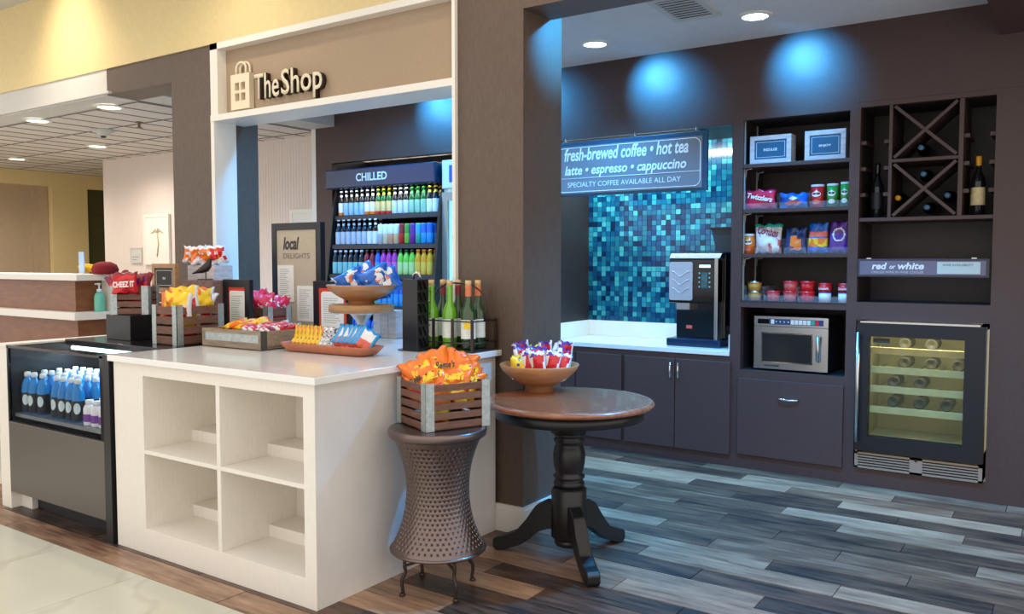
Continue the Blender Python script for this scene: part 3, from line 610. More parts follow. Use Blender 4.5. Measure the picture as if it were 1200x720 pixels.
# ================================================================== pedestal table
def table():
    t = thing('pedestal_table', 'round table with stained wood top on a black turned pedestal', 'table', (-1.972, 3.365, 0))
    bm = bmesh.new(); lathe(bm, [(.0, .725), (.36, .725), (.385, .730), (.395, .738), (.395, .745), (.388, .753), (.375, .757), (.36, .756), (.0, .756)], 72, cap=False); part('table_top', bm, M_TABLE, t)
    bm = bmesh.new(); lathe(bm, [(.0, .67), (.33, .67), (.345, .675), (.345, .725), (.0, .725)], 64, cap=False); part('apron', bm, M_TBLACK, t)
    bm = bmesh.new()
    lathe(bm, [(.088, .60), (.088, .668), (.07, .67)], 8); lathe(bm, [(.04, .34), (.066, .345), (.074, .36), (.066, .375), (.06, .38), (.072, .388), (.074, .398), (.06, .408), (.066, .42), (.074, .46), (.076, .50), (.068, .535), (.058, .55), (.07, .556), (.072, .57), (.06, .578), (.072, .586), (.078, .60)], 32)
    lathe(bm, [(.078, .10), (.086, .112), (.086, .33), (.074, .345)], 8); lathe(bm, [(.03, .06), (.062, .066), (.07, .085), (.06, .10), (.05, .105)], 24)
    part('pedestal', bm, M_TBLACK, t)
    for a in (R(193), R(317), R(77)):
        top = [(.05, .265), (.11, .268), (.16, .24), (.21, .165), (.26, .10), (.32, .073), (.365, .066), (.380, .052), (.380, .02), (.368, .004)]
        bot = [(.350, .0), (.325, .008), (.29, .022), (.24, .04), (.19, .075), (.14, .125), (.10, .14), (.05, .14)]
        bm = bmesh.new(); prism(bm, top+bot, 'y', -.03, .03)
        bmesh.ops.bevel(bm, geom=bm.edges[:], offset=.004, segments=1, affect='EDGES')
        bmesh.ops.rotate(bm, verts=bm.verts, cent=(0, 0, 0), matrix=Matrix.Rotation(a, 3, 'Z')); part('leg', bm, M_TBLACK, t)
table()
def bowl(name, label, loc, R_, h, rf, hf, m):
    t = thing(name, label, 'bowl', loc)
    bm = bmesh.new(); lathe(bm, [(0, 0), (rf, 0), (rf*.96, hf), (rf*1.25, hf+.004), (R_*.72, hf+(h-hf)*.34), (R_*.92, hf+(h-hf)*.68), (R_, h-.004), (R_*.985, h), (R_*.95, h-.004), (R_*.86, hf+(h-hf)*.66), (R_*.62, hf+(h-hf)*.36), (rf*.8, hf+.012), (0, hf+.01)], 48, cap=False)
    bmesh.ops.remove_doubles(bm, verts=bm.verts, dist=.0001); part('vessel', bm, m, t); return t
bp_ = on(632, 458, .757); bowl('wooden_bowl', 'footed wooden bowl of candy packets on the round table', (bp_.x, bp_.y, .757), .198, .135, .073, .03, M_BOWL)
cb = [pouch('candy_packet', .085, .14, .022, [FR, FW_, FV, FY], (lambda u, v, rs: (0 if v < .78 and -.55+v*.2 < u < .7+v*.2 else (2 if v > .6 and rs.random() > .5 else 1))), seed=s+20, nu=12, nv=16) for s in range(3)] + [pouch('candy_packet', .085, .12, .022, [FO, FR, FW_, FY], (lambda u, v, rs: (0 if v > 0 else 1) if rs.random() > .2 else rs.choice((2, 3))), seed=40, nu=12, nv=16), pouch('candy_packet', .08, .12, .022, [FY, FV, FG, FW_], (lambda u, v, rs: 0 if rs.random() > .35 else rs.choice((1, 2, 3))), seed=41, nu=12, nv=16)]
for k in range(15):
    a = k/15*1.0; x = -.095+.225*a; me_ = cb[k % 3] if k % 5 else (cb[3] if k > 7 else cb[4])
    q = Vector((bp_.x, bp_.y, .757)) + RT*x + Vector((-.564, .826, 0))*(-.06+.06*(k % 3)); hh = .065+.018*(k % 3)
    inst('candy_packet', me_, (q.x, q.y, .757+hh), (R(random.uniform(-25, 5)), R(-12+30*a+random.uniform(-8, 8)), -YAW+R(random.uniform(-25, 25))), 'small red and white candy packet standing in the bowl on the round table', 'snack bag', 'candy packets in the table bowl')
# ================================================================== things on the counters
def framed(name, label, cat, x0, x1, y, z0, z1, fw, fm, pm, depth=.02, extra=None):
    t = thing(name, label, cat, ((x0+x1)/2, y, z0), world=True)
    bm = bmesh.new()
    for a, b_, c, d in ((x0, x0+fw, z0, z1), (x1-fw, x1, z0, z1), (x0+fw, x1-fw, z0, z0+fw), (x0+fw, x1-fw, z1-fw, z1)): bx(bm, a, b_, y, y+depth, c, d, bev=.0015)
    part('frame', bm, fm, t); bxpart('panel', (x0+fw, x1-fw, y+.006, y+depth-.002, z0+fw, z1-fw), pm, t); return t
def lines(t, x0, x1, y, z0, z1, n, m=None):
    bm = bmesh.new()
    for k in range(n):
        z = z1-(z1-z0)*(k+.5)/n; w = (x1-x0)*random.uniform(.55, 1); bx(bm, x0, x0+w, y-.0006, y, z-.0018, z+.0018)
    part('small_print', bm, m or MATS['faint_ink'], t)
mat('faint_ink', srgb(168, 166, 160), .8)
M_KHAKI = mat('khaki_board', srgb(186, 172, 150), .7, var=.04, vscale=60)
# black riser and cracker crate
t = thing('riser_block', 'plain black display riser on the dark deck', 'riser', (-4.66, 2.85, .941)); bxpart('block', (-.125, .125, -.11, .11, 0, .145), M_BLACK, t, .002)
q = oy(153, 369, 2.85)
crate('slatted_crate', 'small walnut slat crate of red cracker bags on the black riser', (-4.66, 2.85, 1.088), R(38), .215, .17, .165, 4)
cz = [pouch('cracker_bag', .13, .17, .05, [FR, FM, FW_, FV], (lambda u, v, rs: (0 if v < .5 else (3 if rs.random() > .5 else 1)) if rs.random() > .12 else 1), seed=s+60) for s in range(3)]
qs = scatter(cz, 5, -4.66, 2.87, 1.15, .15, .08, R(38), 'red cracker bag standing in the crate on the black riser', 'snack bag', 'red cracker bags', 'cracker_bag', 20, 35, .02, facing=R(38))
fb = inst('cracker_bag', pouch('cracker_bag', .145, .12, .04, [FR, FM], (lambda u, v, rs: 0 if v < .7 else 1), seed=77), (-4.60, 2.755, 1.215), (R(-4), R(-3), R(46)), 'red cracker bag with white block lettering at the front of the riser crate', 'snack bag', 'red cracker bags')
text('CHEEZ IT', .115, M_WTEXT, fb, (0, -.034, .035), bold=.04, align='CENTER', height=.035)
# second crate of corn chip bags
crate('slatted_crate', 'walnut slat crate with galvanised corners on the dark deck beside the wooden tray', (-4.172, 2.872, .941), 0, .225, .30, .215, 4)
fr = [pouch('chip_bag', .155, .165, .07, [FY, FR, FW_, FO], (lambda u, v, rs: (1 if v < -.15+u*.4 else 0) if abs(u) < .8 and rs.random() > .15 else (2 if u > .5 else 3)), seed=s+80) for s in range(4)]
scatter(fr, 7, -4.172, 2.872, 1.06, .11, .22, 0, 'yellow and red corn chip bag standing in the crate on the dark deck', 'snack bag', 'corn chip bags', 'chip_bag', 22, 25, .04, facing=R(50))
scatter(fr, 1, -4.172, 2.872, .951, .10, .16, 0, 'corn chip bag low behind the slats of the deck crate', 'snack bag', 'corn chip bags low in the crate', 'chip_bag', 5, 25, .0, facing=R(45))
# chalkboard sign standing on a crate
crate('slatted_crate', 'walnut crate half hidden below the chalkboard sign', (-4.82, 3.22, .941), 0, .27, .20, .258, 4)
t = framed('chalkboard_sign', 'small wood-framed chalkboard standing behind the chip crate', 'sign', -4.955, -4.705, 3.15, 1.204, 1.385, .028, M_HONEY, mat('chalkboard', srgb(52, 50, 50), .7), .03)
text('TRY', .035, M_WTEXT, t, (-4.83, 3.155, 1.285), align='CENTER', bold=.02)
bm = bmesh.new()
for a, b_, c, d in ((-4.915, -4.745, 1.247, 1.249), (-4.915, -4.745, 1.341, 1.343), (-4.915, -4.913, 1.247, 1.343), (-4.747, -4.745, 1.247, 1.343)): bx(bm, a, b_, 3.1545, 3.156, c, d)
part('chalk_border', bm, M_WTEXT, t)
t = thing('whitewashed_box', 'tall whitewashed plank box with snack packs on top', 'box', (-4.70, 3.402, .941)); 
for k in range(3): bxpart('plank', (-.14, .14, -.07, .07, .145*k, .145*k+.142), M_WHITEWASH, t, .002)
rp = [pouch('snack_pack', .12, .11, .045, [FO, FR, FW_], (lambda u, v, rs: (1 if u > .35 else 0) if abs(v) < .75 and rs.random() > .2 else 2), seed=s+100) for s in range(3)]
for k in range(6): inst('snack_pack', rp[k % 3], (-4.815+.048*k, 3.35+.03*(k % 2), 1.386), (R(random.uniform(-10, 10)), R(random.uniform(-15, 15)), R(40+random.uniform(-20, 20))), 'orange and red snack pack on top of the whitewashed box', 'snack bag', 'snack packs on the whitewashed box')
t = thing('wood_block', 'rough purple brown wooden block under the bird figurine', 'block', (-4.425, 3.17, .941)); bxpart('block', (-.145, .145, -.06, .06, 0, .345), mat('rough_block', srgb(128, 100, 92), .8, var=.25, vscale=60, bump=.3), t, .003)
def bird():
    t = thing('bird_figurine', 'small dark metal bird figurine standing on the wooden block', 'figurine', (-4.42, 3.16, 1.287), rz=R(35))
    bm = bmesh.new(); tube(bm, [(-.12, 0, .062), (-.075, 0, .078), (-.03, 0, .095), (.01, 0, .115), (.035, 0, .145), (.045, 0, .175), (.052, 0, .195), (.062, 0, .205)], seg=14, rads=[.006, .016, .032, .042, .038, .026, .023, .010])
    part('body', bm, M_IRON, t)
    bm = bmesh.new(); lathe(bm, [(.0, 0), (.009, 0), (.0, .03)], 8, cap=False); bmesh.ops.rotate(bm, verts=bm.verts, cent=(0, 0, 0), matrix=Matrix.Rotation(R(90), 3, 'Y')); bmesh.ops.translate(bm, verts=bm.verts, vec=(.068, 0, .196)); part('beak', bm, M_IRON, t)
    for dy in (-.012, .012):
        bm = bmesh.new(); tube(bm, [(.012, dy, .085), (.012, dy, .045), (.014, dy, .008)], .003, 6); part('leg', bm, M_IRON, t)
    bxpart('base', (-.06, .07, -.035, .035, 0, .01), M_IRON, t, .002)
bird(); bpy.data.objects['bird_figurine'].scale = (.62, .62, .62)
t = framed('menu_frame', 'black framed card with red border next to the chip crate', 'sign', -4.274, -4.030, 3.18, .941, 1.292, .045, M_BLACK, M_RED, .03); bm = bmesh.new(); prism(bm, rrect(-4.215, -4.075, .99, 1.225, .012), 'y', 3.182, 3.186); part('paper', bm, M_PAPER, t); lines(t, -4.2, -4.09, 3.182, 1.01, 1.2, 14)
crate('slatted_crate', 'walnut crate of red candy bags between the red-bordered card and the tall khaki sign', (-4.14, 3.40, .941), 0, .22, .18, .182, 3)
rb = [pouch('candy_bag', .12, .16, .05, [FP, FR, FW_, FV], (lambda u, v, rs: 0 if rs.random() > .35 else rs.choice((1, 2, 2, 3))), seed=s+120) for s in range(3)]
scatter(rb, 6, -4.14, 3.40, 1.02, .14, .10, 0, 'pink red candy bag in the crate beside the tall khaki sign', 'snack bag', 'pink red candy bags', 'candy_bag', 20, 40, .06, facing=R(45))
# tall khaki sign
t = framed('local_sign', 'tall black framed khaki board headed local delights with two paper sheets', 'sign', -4.381, -3.925, 3.64, .945, 1.645, .045, M_BLACK, M_KHAKI, .04)
text('local', .15, M_INK, t, (-4.275, 3.644, 1.478), shear=.25, bold=.03, height=.082); text('DELIGHTS', .245, mat('thin_ink', srgb(120, 112, 102), .7), t, (-4.275, 3.644, 1.418), height=.034)
for (a, b_, c, d) in ((-4.325, -4.175, 1.14, 1.375), (-4.145, -3.99, 1.02, 1.245)):
    bxpart('paper_sheet', (a, b_, 3.640, 3.645, c, d), M_PAPER, t); lines(t, a+.02, b_-.025, 3.640, c+.02, d-.02, 15)
t = framed('menu_frame', 'wide black framed card with red border behind the cake stand', 'sign', -3.955, -3.645, 3.602, .945, 1.278, .05, M_BLACK, M_BLACK, .03)
bm = bmesh.new(); prism(bm, rrect(-3.9, -3.665, .97, 1.235, .008), 'y', 3.600, 3.607); part('red_border', bm, M_RED, t); bm = bmesh.new(); prism(bm, rrect(-3.88, -3.685, .99, 1.215, .02), 'y', 3.598, 3.600); part('paper', bm, M_PAPER, t); lines(t, -3.86, -3.71, 3.598, 1.02, 1.18, 12)
# wood and galvanised tray
t = thing('galvanised_tray', 'weathered wood tray with galvanised sides holding candy bars', 'tray', (-3.682, 2.925, ZT+.001)); w, d, h = .48, .29, .098
for yy in (-d/2, d/2-.014):
    bxpart('rail', (-w/2, w/2, yy, yy+.014, .004, .036), M_OLDWOOD, t, .002); bxpart('rail', (-w/2, w/2, yy, yy+.014, .078, .098), M_OLDWOOD, t, .002); bxpart('metal_strip', (-w/2+.02, w/2-.02, yy+.004, yy+.010, .036, .078), M_GALV, t)
    for xx in (-w/2, w/2-.02): bxpart('post', (xx, xx+.02, yy+.001, yy+.013, .036, .078), M_OLDWOOD, t)
for xx in (-w/2+.0, w/2-.014): bxpart('end_board', (xx, xx+.014, -d/2+.014, d/2-.014, .018, .096), M_OLDWOOD, t, .002)
bxpart('bottom_board', (-w/2+.01, w/2-.01, -d/2+.01, d/2-.01, .004, .014), M_OLDWOOD, t)
for sy in (-1, 1):
    bm = bmesh.new(); bx(bm, w/2, w/2+.003, sy*(d/2-.02)-.02, sy*(d/2-.02)+.02, 0, .1); part('corner_bracket', bm, mat('dark_zinc', srgb(86, 88, 92), .5, metal=.6), t)
bars = [pouch('candy_bar', .045, .16, .022, ms, (lambda u, v, rs: 0 if abs(v) < .8 and rs.random() > .15 else 1), seed=140+i, nu=9, nv=16) for i, ms in enumerate(([FY, FO], [FR, FW_], [FO, FY], [FSK, FW_], [FM, FW_]))]
for k in range(18):
    c, r_ = k % 9, k//9; m_ = bars[(0, 2, 0, 2, 1, 1, 3, 1, 4)[c] if r_ == 0 else (4, 0, 2, 0, 0, 1, 1, 3, 1)[c]]
    inst('candy_bar', m_, (-3.682-.19+.047*c, 2.925+.02+.06*r_-.09, ZT+.085+.008*r_), (R(-78+random.uniform(-6, 6)), 0, R(random.uniform(-6, 6))), ('yellow' if m_ in (bars[0], bars[2]) else 'red') + ' wrapped candy bar lying in the galvanised tray', 'candy bar', 'candy bars in the galvanised tray')
# terracotta tray with tea packets
p = on(388, 414, ZT); TT = thing('terracotta_tray', 'long terracotta coloured wooden tray of upright bars', 'tray', (p.x, p.y, ZT+.001), rz=R(2))
def tray_mesh(L_, W_, h):
    bm = bmesh.new(); rings = []
    for lx, ly, z in ((L_*.40, W_*.30, 0), (L_*.44, W_*.40, .006), (L_*.49, W_*.49, h*.8), (L_*.5, W_*.5, h), (L_*.49, W_*.48, h+.001), (L_*.475, W_*.45, h*.8), (L_*.42, W_*.34, .012), (L_*.38, W_*.28, .009)):
        rings.append([bm.verts.new((x, y, z)) for x, y in rrect(-lx, lx, -ly, ly, min(lx, ly)*.55, 4)])
    n = len(rings[0])
    for j in range(len(rings)-1):
        for i in range(n): f = bm.faces.new((rings[j][i], rings[j][(i+1) % n], rings[j+1][(i+1) % n], rings[j+1][i])); f.smooth = True
    bm.faces.new(list(reversed(rings[0]))); bm.faces.new(rings[-1]); return bm
part('tray_body', tray_mesh(.60, .17, .045), M_TERRA, TT)
tw = [pouch('tea_bar', .10, .105, .016, ms, pt, seed=160+i, nu=12, nv=16) for i, (ms, pt) in enumerate((([FY, FO, FG], (lambda u, v, rs: 0 if rs.random() > .2 else rs.choice((1, 2)))), ([FS, FW_, FK], (lambda u, v, rs: rs.choice((0, 0, 1, 2)))), ([FLB, FW_, FSK], (lambda u, v, rs: 0 if abs(u) > .7 or v > .8 else (2 if v < -.1 else 1)))))]
for k in range(15):
    i = 0 if k < 7 else (1 if k < 9 else 2); x = -.235+.030*k+(.02 if k > 8 else 0)
    o = inst('snack_bar', tw[i], (p.x+x, p.y+random.uniform(-.004, .004), ZT+(.020 if k < 9 else .034)), (R(-14), R(14 if k < 9 else 32), R(34+random.uniform(-6, 6))), ('yellow', 'silver grey', 'blue and white')[i]+' wrapped bar standing in the terracotta tray', 'snack bar', ('yellow', 'silver grey', 'blue and white')[i]+' bars in the terracotta tray')
# cake stand, bowl and blue chip bags
p = Vector((-3.40, 3.46, ZT+.001)); p = on(424, 400, ZT); p.z = ZT+.001
t = thing('cake_stand', 'wooden cake stand on a flared silver foot', 'stand', p)
bm = bmesh.new(); lathe(bm, [(0, 0), (.075, 0), (.075, .006), (.04, .018), (.02, .045), (.018, .07), (.03, .11), (.062, .15), (.085, .166), (0, .166)], 32, cap=False); part('foot', bm, M_STEEL, t)
bm = bmesh.new(); lathe(bm, [(0, .166), (.178, .166), (.184, .170), (.184, .206), (.18, .210), (0, .210)], 48, cap=False); part('plate', bm, M_HONEY, t)
bowl('wooden_bowl', 'shallow wooden bowl of blue chip bags on the cake stand', (p.x, p.y, p.z+.2105), .198, .112, .075, .022, M_BOWL)
bc = [pouch('chip_bag', .15, .18, .055, [FB, FW_, FN, FO], (lambda u, v, rs: (1 if rs.random() > .35 else 3) if (u/.6)**2+((v-.1)/.25)**2 < 1 else (0 if rs.random() > .06 else 1)), seed=s+180) for s in range(3)]
for k, (dx, dz, ry) in enumerate(((-.07, .09, 58), (.0, .10, 50), (.07, .11, 62), (.03, .075, 75), (.11, .10, 66))):
    q = p + RT*(dx-.06) + Vector((-.564, .826, 0))*(.03*(k % 2)); inst('chip_bag', bc[k % 3], (q.x, q.y, p.z+.21+dz-.01), (R(-20), R(ry), -YAW), 'blue chip bag lying in the bowl on the cake stand', 'snack bag', 'blue chip bags')
q = on(447, 397, ZT); t = thing('whitewashed_block', 'whitewashed wooden block behind the cake stand', 'block', (q.x, 3.72, ZT+.001)); 
for k in range(3): bxpart('plank', (-.09+.06*k, -.032+.06*k, -.05, .05, 0, .165), M_WHITEWASH, t, .002)
# black slotted rack
q = on(491, 413, ZT); t = thing('cup_rack', 'tall narrow black rack with slotted side on the countertop', 'rack', (q.x-.055, q.y+.045, ZT+.001)); 
bm = bmesh.new(); bx(bm, -.055, .045, -.045, .045, 0, .365, bev=.002); part('housing', bm, M_BLACK, t)
for k in range(6):
    for s in range(2):
        bm = bmesh.new(); z0 = .02+.058*k; y0 = -.036+.034*s; prism(bm, [(y0, z0+.045), (y0+.008, z0+.045), (y0+.028, z0+.004), (y0+.020, z0+.004)], 'x', .045, .056); part('slot_fin', bm, M_BLACKG, t)
    bxpart('slot_shelf', (.045, .056, -.045, .045, .012+.058*k, .016+.058*k), M_BLACK, t)
bm = bmesh.new(); lathe(bm, [(.05, 0), (.05, .004)], 20, cx=-.06, cy=0); part('foot_plate', bm, M_BLACK, t)
bm = bmesh.new(); tube(bm, [(-.02, 0, .364), (-.015, 0, .39), (.0, 0, .396), (.02, 0, .394), (.03, 0, .364)], .007, 8); part('handle', bm, M_STEEL, t)
# wine carrier with bottles
def wine_bottle(name, label, loc, glassm, capm, labm, group=None, rz=0., foilm=None, h=.32, rot=None, r=.0375):
    t = thing(name, label, 'bottle', loc, rz, group); k = h/.32
    if rot: t.rotation_euler = rot
    bm = bmesh.new(); lathe(bm, [(0, .004), (r*.9, 0), (r, .006), (r, .175*k), (r*.93, .195*k), (r*.62, .222*k), (.0155, .242*k), (.0145, .29*k), (.0145, h-.012)], 24, cap=False); part('glass', bm, glassm, t)
    bm = bmesh.new(); lathe(bm, [(.016, .268*k), (.0162, h-.012), (.0162, h), (0, h)], 18, cap=False); part('foil_cap', bm, foilm or capm, t)
    if labm:
        bm = bmesh.new(); n = 16
        for i in range(n):
            a0 = R(-90-85+170*i/n); a1 = R(-90-85+170*(i+1)/n); rr = r+.0008
            f = bm.faces.new([bm.verts.new(v) for v in ((rr*math.cos(a0), rr*math.sin(a0), .055*k), (rr*math.cos(a1), rr*math.sin(a1), .055*k), (rr*math.cos(a1), rr*math.sin(a1), .15*k), (rr*math.cos(a0), rr*math.sin(a0), .15*k))]); f.smooth = True
        part('label', bm, labm, t)
    return t
M_GGREEN = mat('green_bottle_glass', srgb(104, 170, 30), .05, coat=.3, spec=.8); M_DGREEN = mat('dark_green_glass', srgb(38, 66, 30), .06, spec=.8); M_BGLASS = mat('black_wine_glass', srgb(18, 18, 22), .08)
M_CORK = mat('cork', srgb(214, 176, 122), .8, var=.12, vscale=80); M_COPPER = mat('copper_foil', srgb(212, 116, 66), .35); M_WINEF = mat('burgundy_foil', srgb(128, 34, 54), .4); M_LABEL = mat('wine_label', srgb(226, 226, 214), .6, var=.06, vscale=60)
spec = [(-2.80, 3.36, M_GGREEN, M_GGREEN, 'bright green'), (-2.68, 3.36, M_GGREEN, M_GGREEN, 'bright green'), (-2.56, 3.36, M_DGREEN, M_COPPER, 'dark green copper-necked'), (-2.80, 3.455, M_DGREEN, M_WINEF, 'dark green'), (-2.70, 3.455, M_DGREEN, M_WINEF, 'burgundy-necked'), (-2.57, 3.455, M_DGREEN, M_COPPER, 'dark green copper-necked')]
words = ['bright green wine bottle in the carrier nearest the slotted rack', 'bright green wine bottle in the middle of the carrier front', 'copper-necked wine bottle with a yellow-marked label at the carrier front', 'dark wine bottle in the carrier rear row nearest the slotted rack', 'burgundy-necked wine bottle in the middle of the carrier rear row', 'copper-necked wine bottle in the carrier rear corner by the column']
for (x, y_, g, fm, _), wd in zip(spec, words):
    t = wine_bottle('wine_bottle', wd, (x, y_, ZT+.012), g, fm, M_LABEL, 'wine bottles in the wire carrier', rz=R(30), foilm=fm)
    bm = bmesh.new(); lathe(bm, [(.0155, .318), (.0155, .348)], 14); part('cork', bm, M_CORK, t)
    if 'yellow' in wd: bxpart('label_print', (-.018, .018, -.0392, -.0385, .105, .14), FY, t)
t = thing('wine_carrier', 'black iron bottle carrier with a looped wire handle', 'carrier', (-2.68, 3.408, ZT), world=True)
cx0, cx1, cy0, cy1 = -2.865, -2.495, 3.305, 3.508
bm = bmesh.new(); bx(bm, cx0, cx1, cy0, cy1, ZT+.001, ZT+.010); part('base', bm, M_IRON, t)
for z in (ZT+.045, ZT+.155):
    bm = bmesh.new(); tube(bm, [(cx0, cy0, z), (cx1, cy0, z), (cx1, cy1, z), (cx0, cy1, z), (cx0, cy0, z)], .004, 6); part('rail', bm, M_IRON, t)
for x in (cx0, cx0+.123, cx0+.246, cx1):
    for y_ in (cy0, cy1): bm = bmesh.new(); bx(bm, x-.008, x+.008, y_-.003, y_+.003, ZT+.001, ZT+.165); part('upright', bm, M_IRON, t)
bm = bmesh.new(); ym = (cy0+cy1)/2; tube(bm, [(cx1, ym, ZT+.155), (cx1+.008, ym, ZT+.2), (cx1-.0, ym, ZT+.29), (cx1-.07, ym, ZT+.335), (cx1-.12, ym, ZT+.342), (cx1-.18, ym, ZT+.345), (cx1-.24, ym, ZT+.342), (cx1-.30, ym, ZT+.31), (cx0-.005, ym, ZT+.2), (cx0, ym, ZT+.155)], .0045, 8); part('handle', bm, M_IRON, t)
# pictures on the hall wall
t = framed('framed_picture', 'white framed print with a palm on the beadboard wall', 'picture', -9.10, -8.60, HW-.035, 1.36, 1.94, .035, M_TRIM, M_PAPER, .03)
bm = bmesh.new(); tube(bm, [(-8.83, HW-.031, 1.46), (-8.80, HW-.031, 1.6), (-8.82, HW-.031, 1.73)], .01, 6)
for a in range(5): tube(bm, [(-8.82, HW-.031, 1.73), (-8.82+.07*math.cos(R(20+35*a)), HW-.031, 1.73+.05*math.sin(R(20+35*a))), (-8.82+.12*math.cos(R(20+35*a)), HW-.031, 1.71+.03*math.sin(R(20+35*a)))], .006, 5)
part('palm_print', bm, mat('palm_gold', srgb(196, 178, 140), .7), t)
t = framed('framed_picture', 'white framed print on the beadboard wall above the tall khaki sign', 'picture', -6.57, -6.12, HW-.035, 1.45, 1.915, .04, M_TRIM, M_PAPER, .03)
t = framed('wall_notice', 'small grey notice plate on the beadboard wall', 'notice', -9.40, -9.17, HW-.02, 1.38, 1.56, .01, M_GREYP, M_GREYP, .015); lines(t, -9.36, -9.22, HW-.016, 1.40, 1.47, 2, M_INK)
# mascot-coloured fabric items on the desk end
bm = bmesh.new(); lathe(bm, [(.0, 0), (.08, 0), (.095, .03), (.08, .07), (.04, .09), (0, .092)], 18, cap=False); tag(part('knit_cap', bm, mat('maroon_knit', srgb(128, 20, 34), .9, bump=.4, bscale=200)), 'maroon knit cap on the end of the reception desk', 'cap').location = (-5.985, 3.43, 1.306)
bm = bmesh.new(); tube(bm, [(.08*math.cos(R(a)), .05*math.sin(R(a)), .025+.03*math.sin(R(a/2))) for a in range(0, 361, 24)], .022, 8); tag(part('scarf', bm, mat('yellow_knit', srgb(240, 178, 30), .9, bump=.4, bscale=200)), 'rolled yellow scarf beside the maroon cap on the desk', 'scarf').location = (-6.175, 3.42, 1.306)
# ================================================================== coffee niche
t = thing('coffee_counter', 'white worktop with low backsplash in the coffee niche', 'countertop', (-2.69, 5.8, .757), world=True)
bxpart('slab', (NX0, NX1, YB-.012, 6.12, .757, .79), M_QUARTZ, t, .002); bxpart('backsplash', (NX0, NX1, 6.10, 6.12, .79, .915), M_QUARTZ, t, .002)
bxpart('side_splash', (NX0, NX0+.02, YB+.02, 6.10, .79, .915), M_QUARTZ, t, .002); bxpart('side_splash', (NX1-.02, NX1, YB+.03, 6.10, .79, .90), M_QUARTZ, t, .002)
def bow_handle(parent, x, z0, z1, y):
    bm = bmesh.new(); tube(bm, [(x, y, z0), (x, y-.018, z0+.006), (x, y-.026, (z0+z1)/2), (x, y-.018, z1-.006), (x, y, z1)], .006, 8); return part('handle', bm, M_CHROME, parent)
c1 = thing('base_cabinet', 'brown base cabinet with one door behind the round table', 'cabinet', (-3.09, 5.8, 0), world=True)
bxpart('carcass', (NX0, -2.772, YB, 6.1, .0, .755), M_BROWN, c1); bxpart('door', (-3.40, -3.178, YB-.02, YB, .082, .715), M_BROWN, c1, .002); bxpart('door', (-3.170, -2.785, YB-.02, YB, .082, .715), M_BROWN, c1, .002)
c2 = thing('base_cabinet', 'brown two-door base cabinet below the coffee machine', 'cabinet', (-2.37, 5.8, 0), world=True)
bxpart('carcass', (-2.772, NX1, YB, 6.1, .0, .755), M_BROWN, c2)
for x0, x1, hx in ((-2.758, -2.369, -2.395), (-2.363, -1.966, -2.335)):
    d = bxpart('door', (x0, x1, YB-.02, YB, .082, .715), M_BROWN, c2, .002); bow_handle(d, hx, .575, .69, YB-.02)
c3 = thing('drawer_front', 'wide brown drawer front with chrome pull below the microwave', 'drawer', (-1.57, YB, .1), world=True)
d = bxpart('front', (-1.912, -1.233, YB-.02, YB, .0975, .614), M_BROWN, c3, .002)
bm = bmesh.new(); zc = .50; tube(bm, [(-1.632, YB-.02, zc), (-1.626, YB-.04, zc), (-1.57, YB-.047, zc-.004), (-1.514, YB-.04, zc), (-1.508, YB-.02, zc)], .007, 8); part('handle', bm, M_CHROME, d)
t = thing('added_strip_light', 'added slim light strip under the niche top behind the coffee sign', 'light', (-2.69, 5.62, 2.29), world=True)  # unseen strip and its lamp, added to brighten the mosaic and worktop
bxpart('housing', (NX0+.05, NX1-.27, 5.60, 5.64, 2.297, 2.314), M_STEEL, t); bxpart('diffuser', (NX0+.06, NX1-.28, 5.605, 5.635, 2.292, 2.297), M_LAMP, t)
l = bpy.data.lights.new('added_strip_lamp', 'AREA'); l.shape = 'RECTANGLE'; l.size = 1.1; l.size_y = .03; l.energy = 32; l.color = (.62, .88, 1); lo = bpy.data.objects.new('added_strip_lamp', l); COL.objects.link(lo); lo.location = (-2.80, 5.62, 2.288); lo.rotation_euler = (R(35), 0, 0)
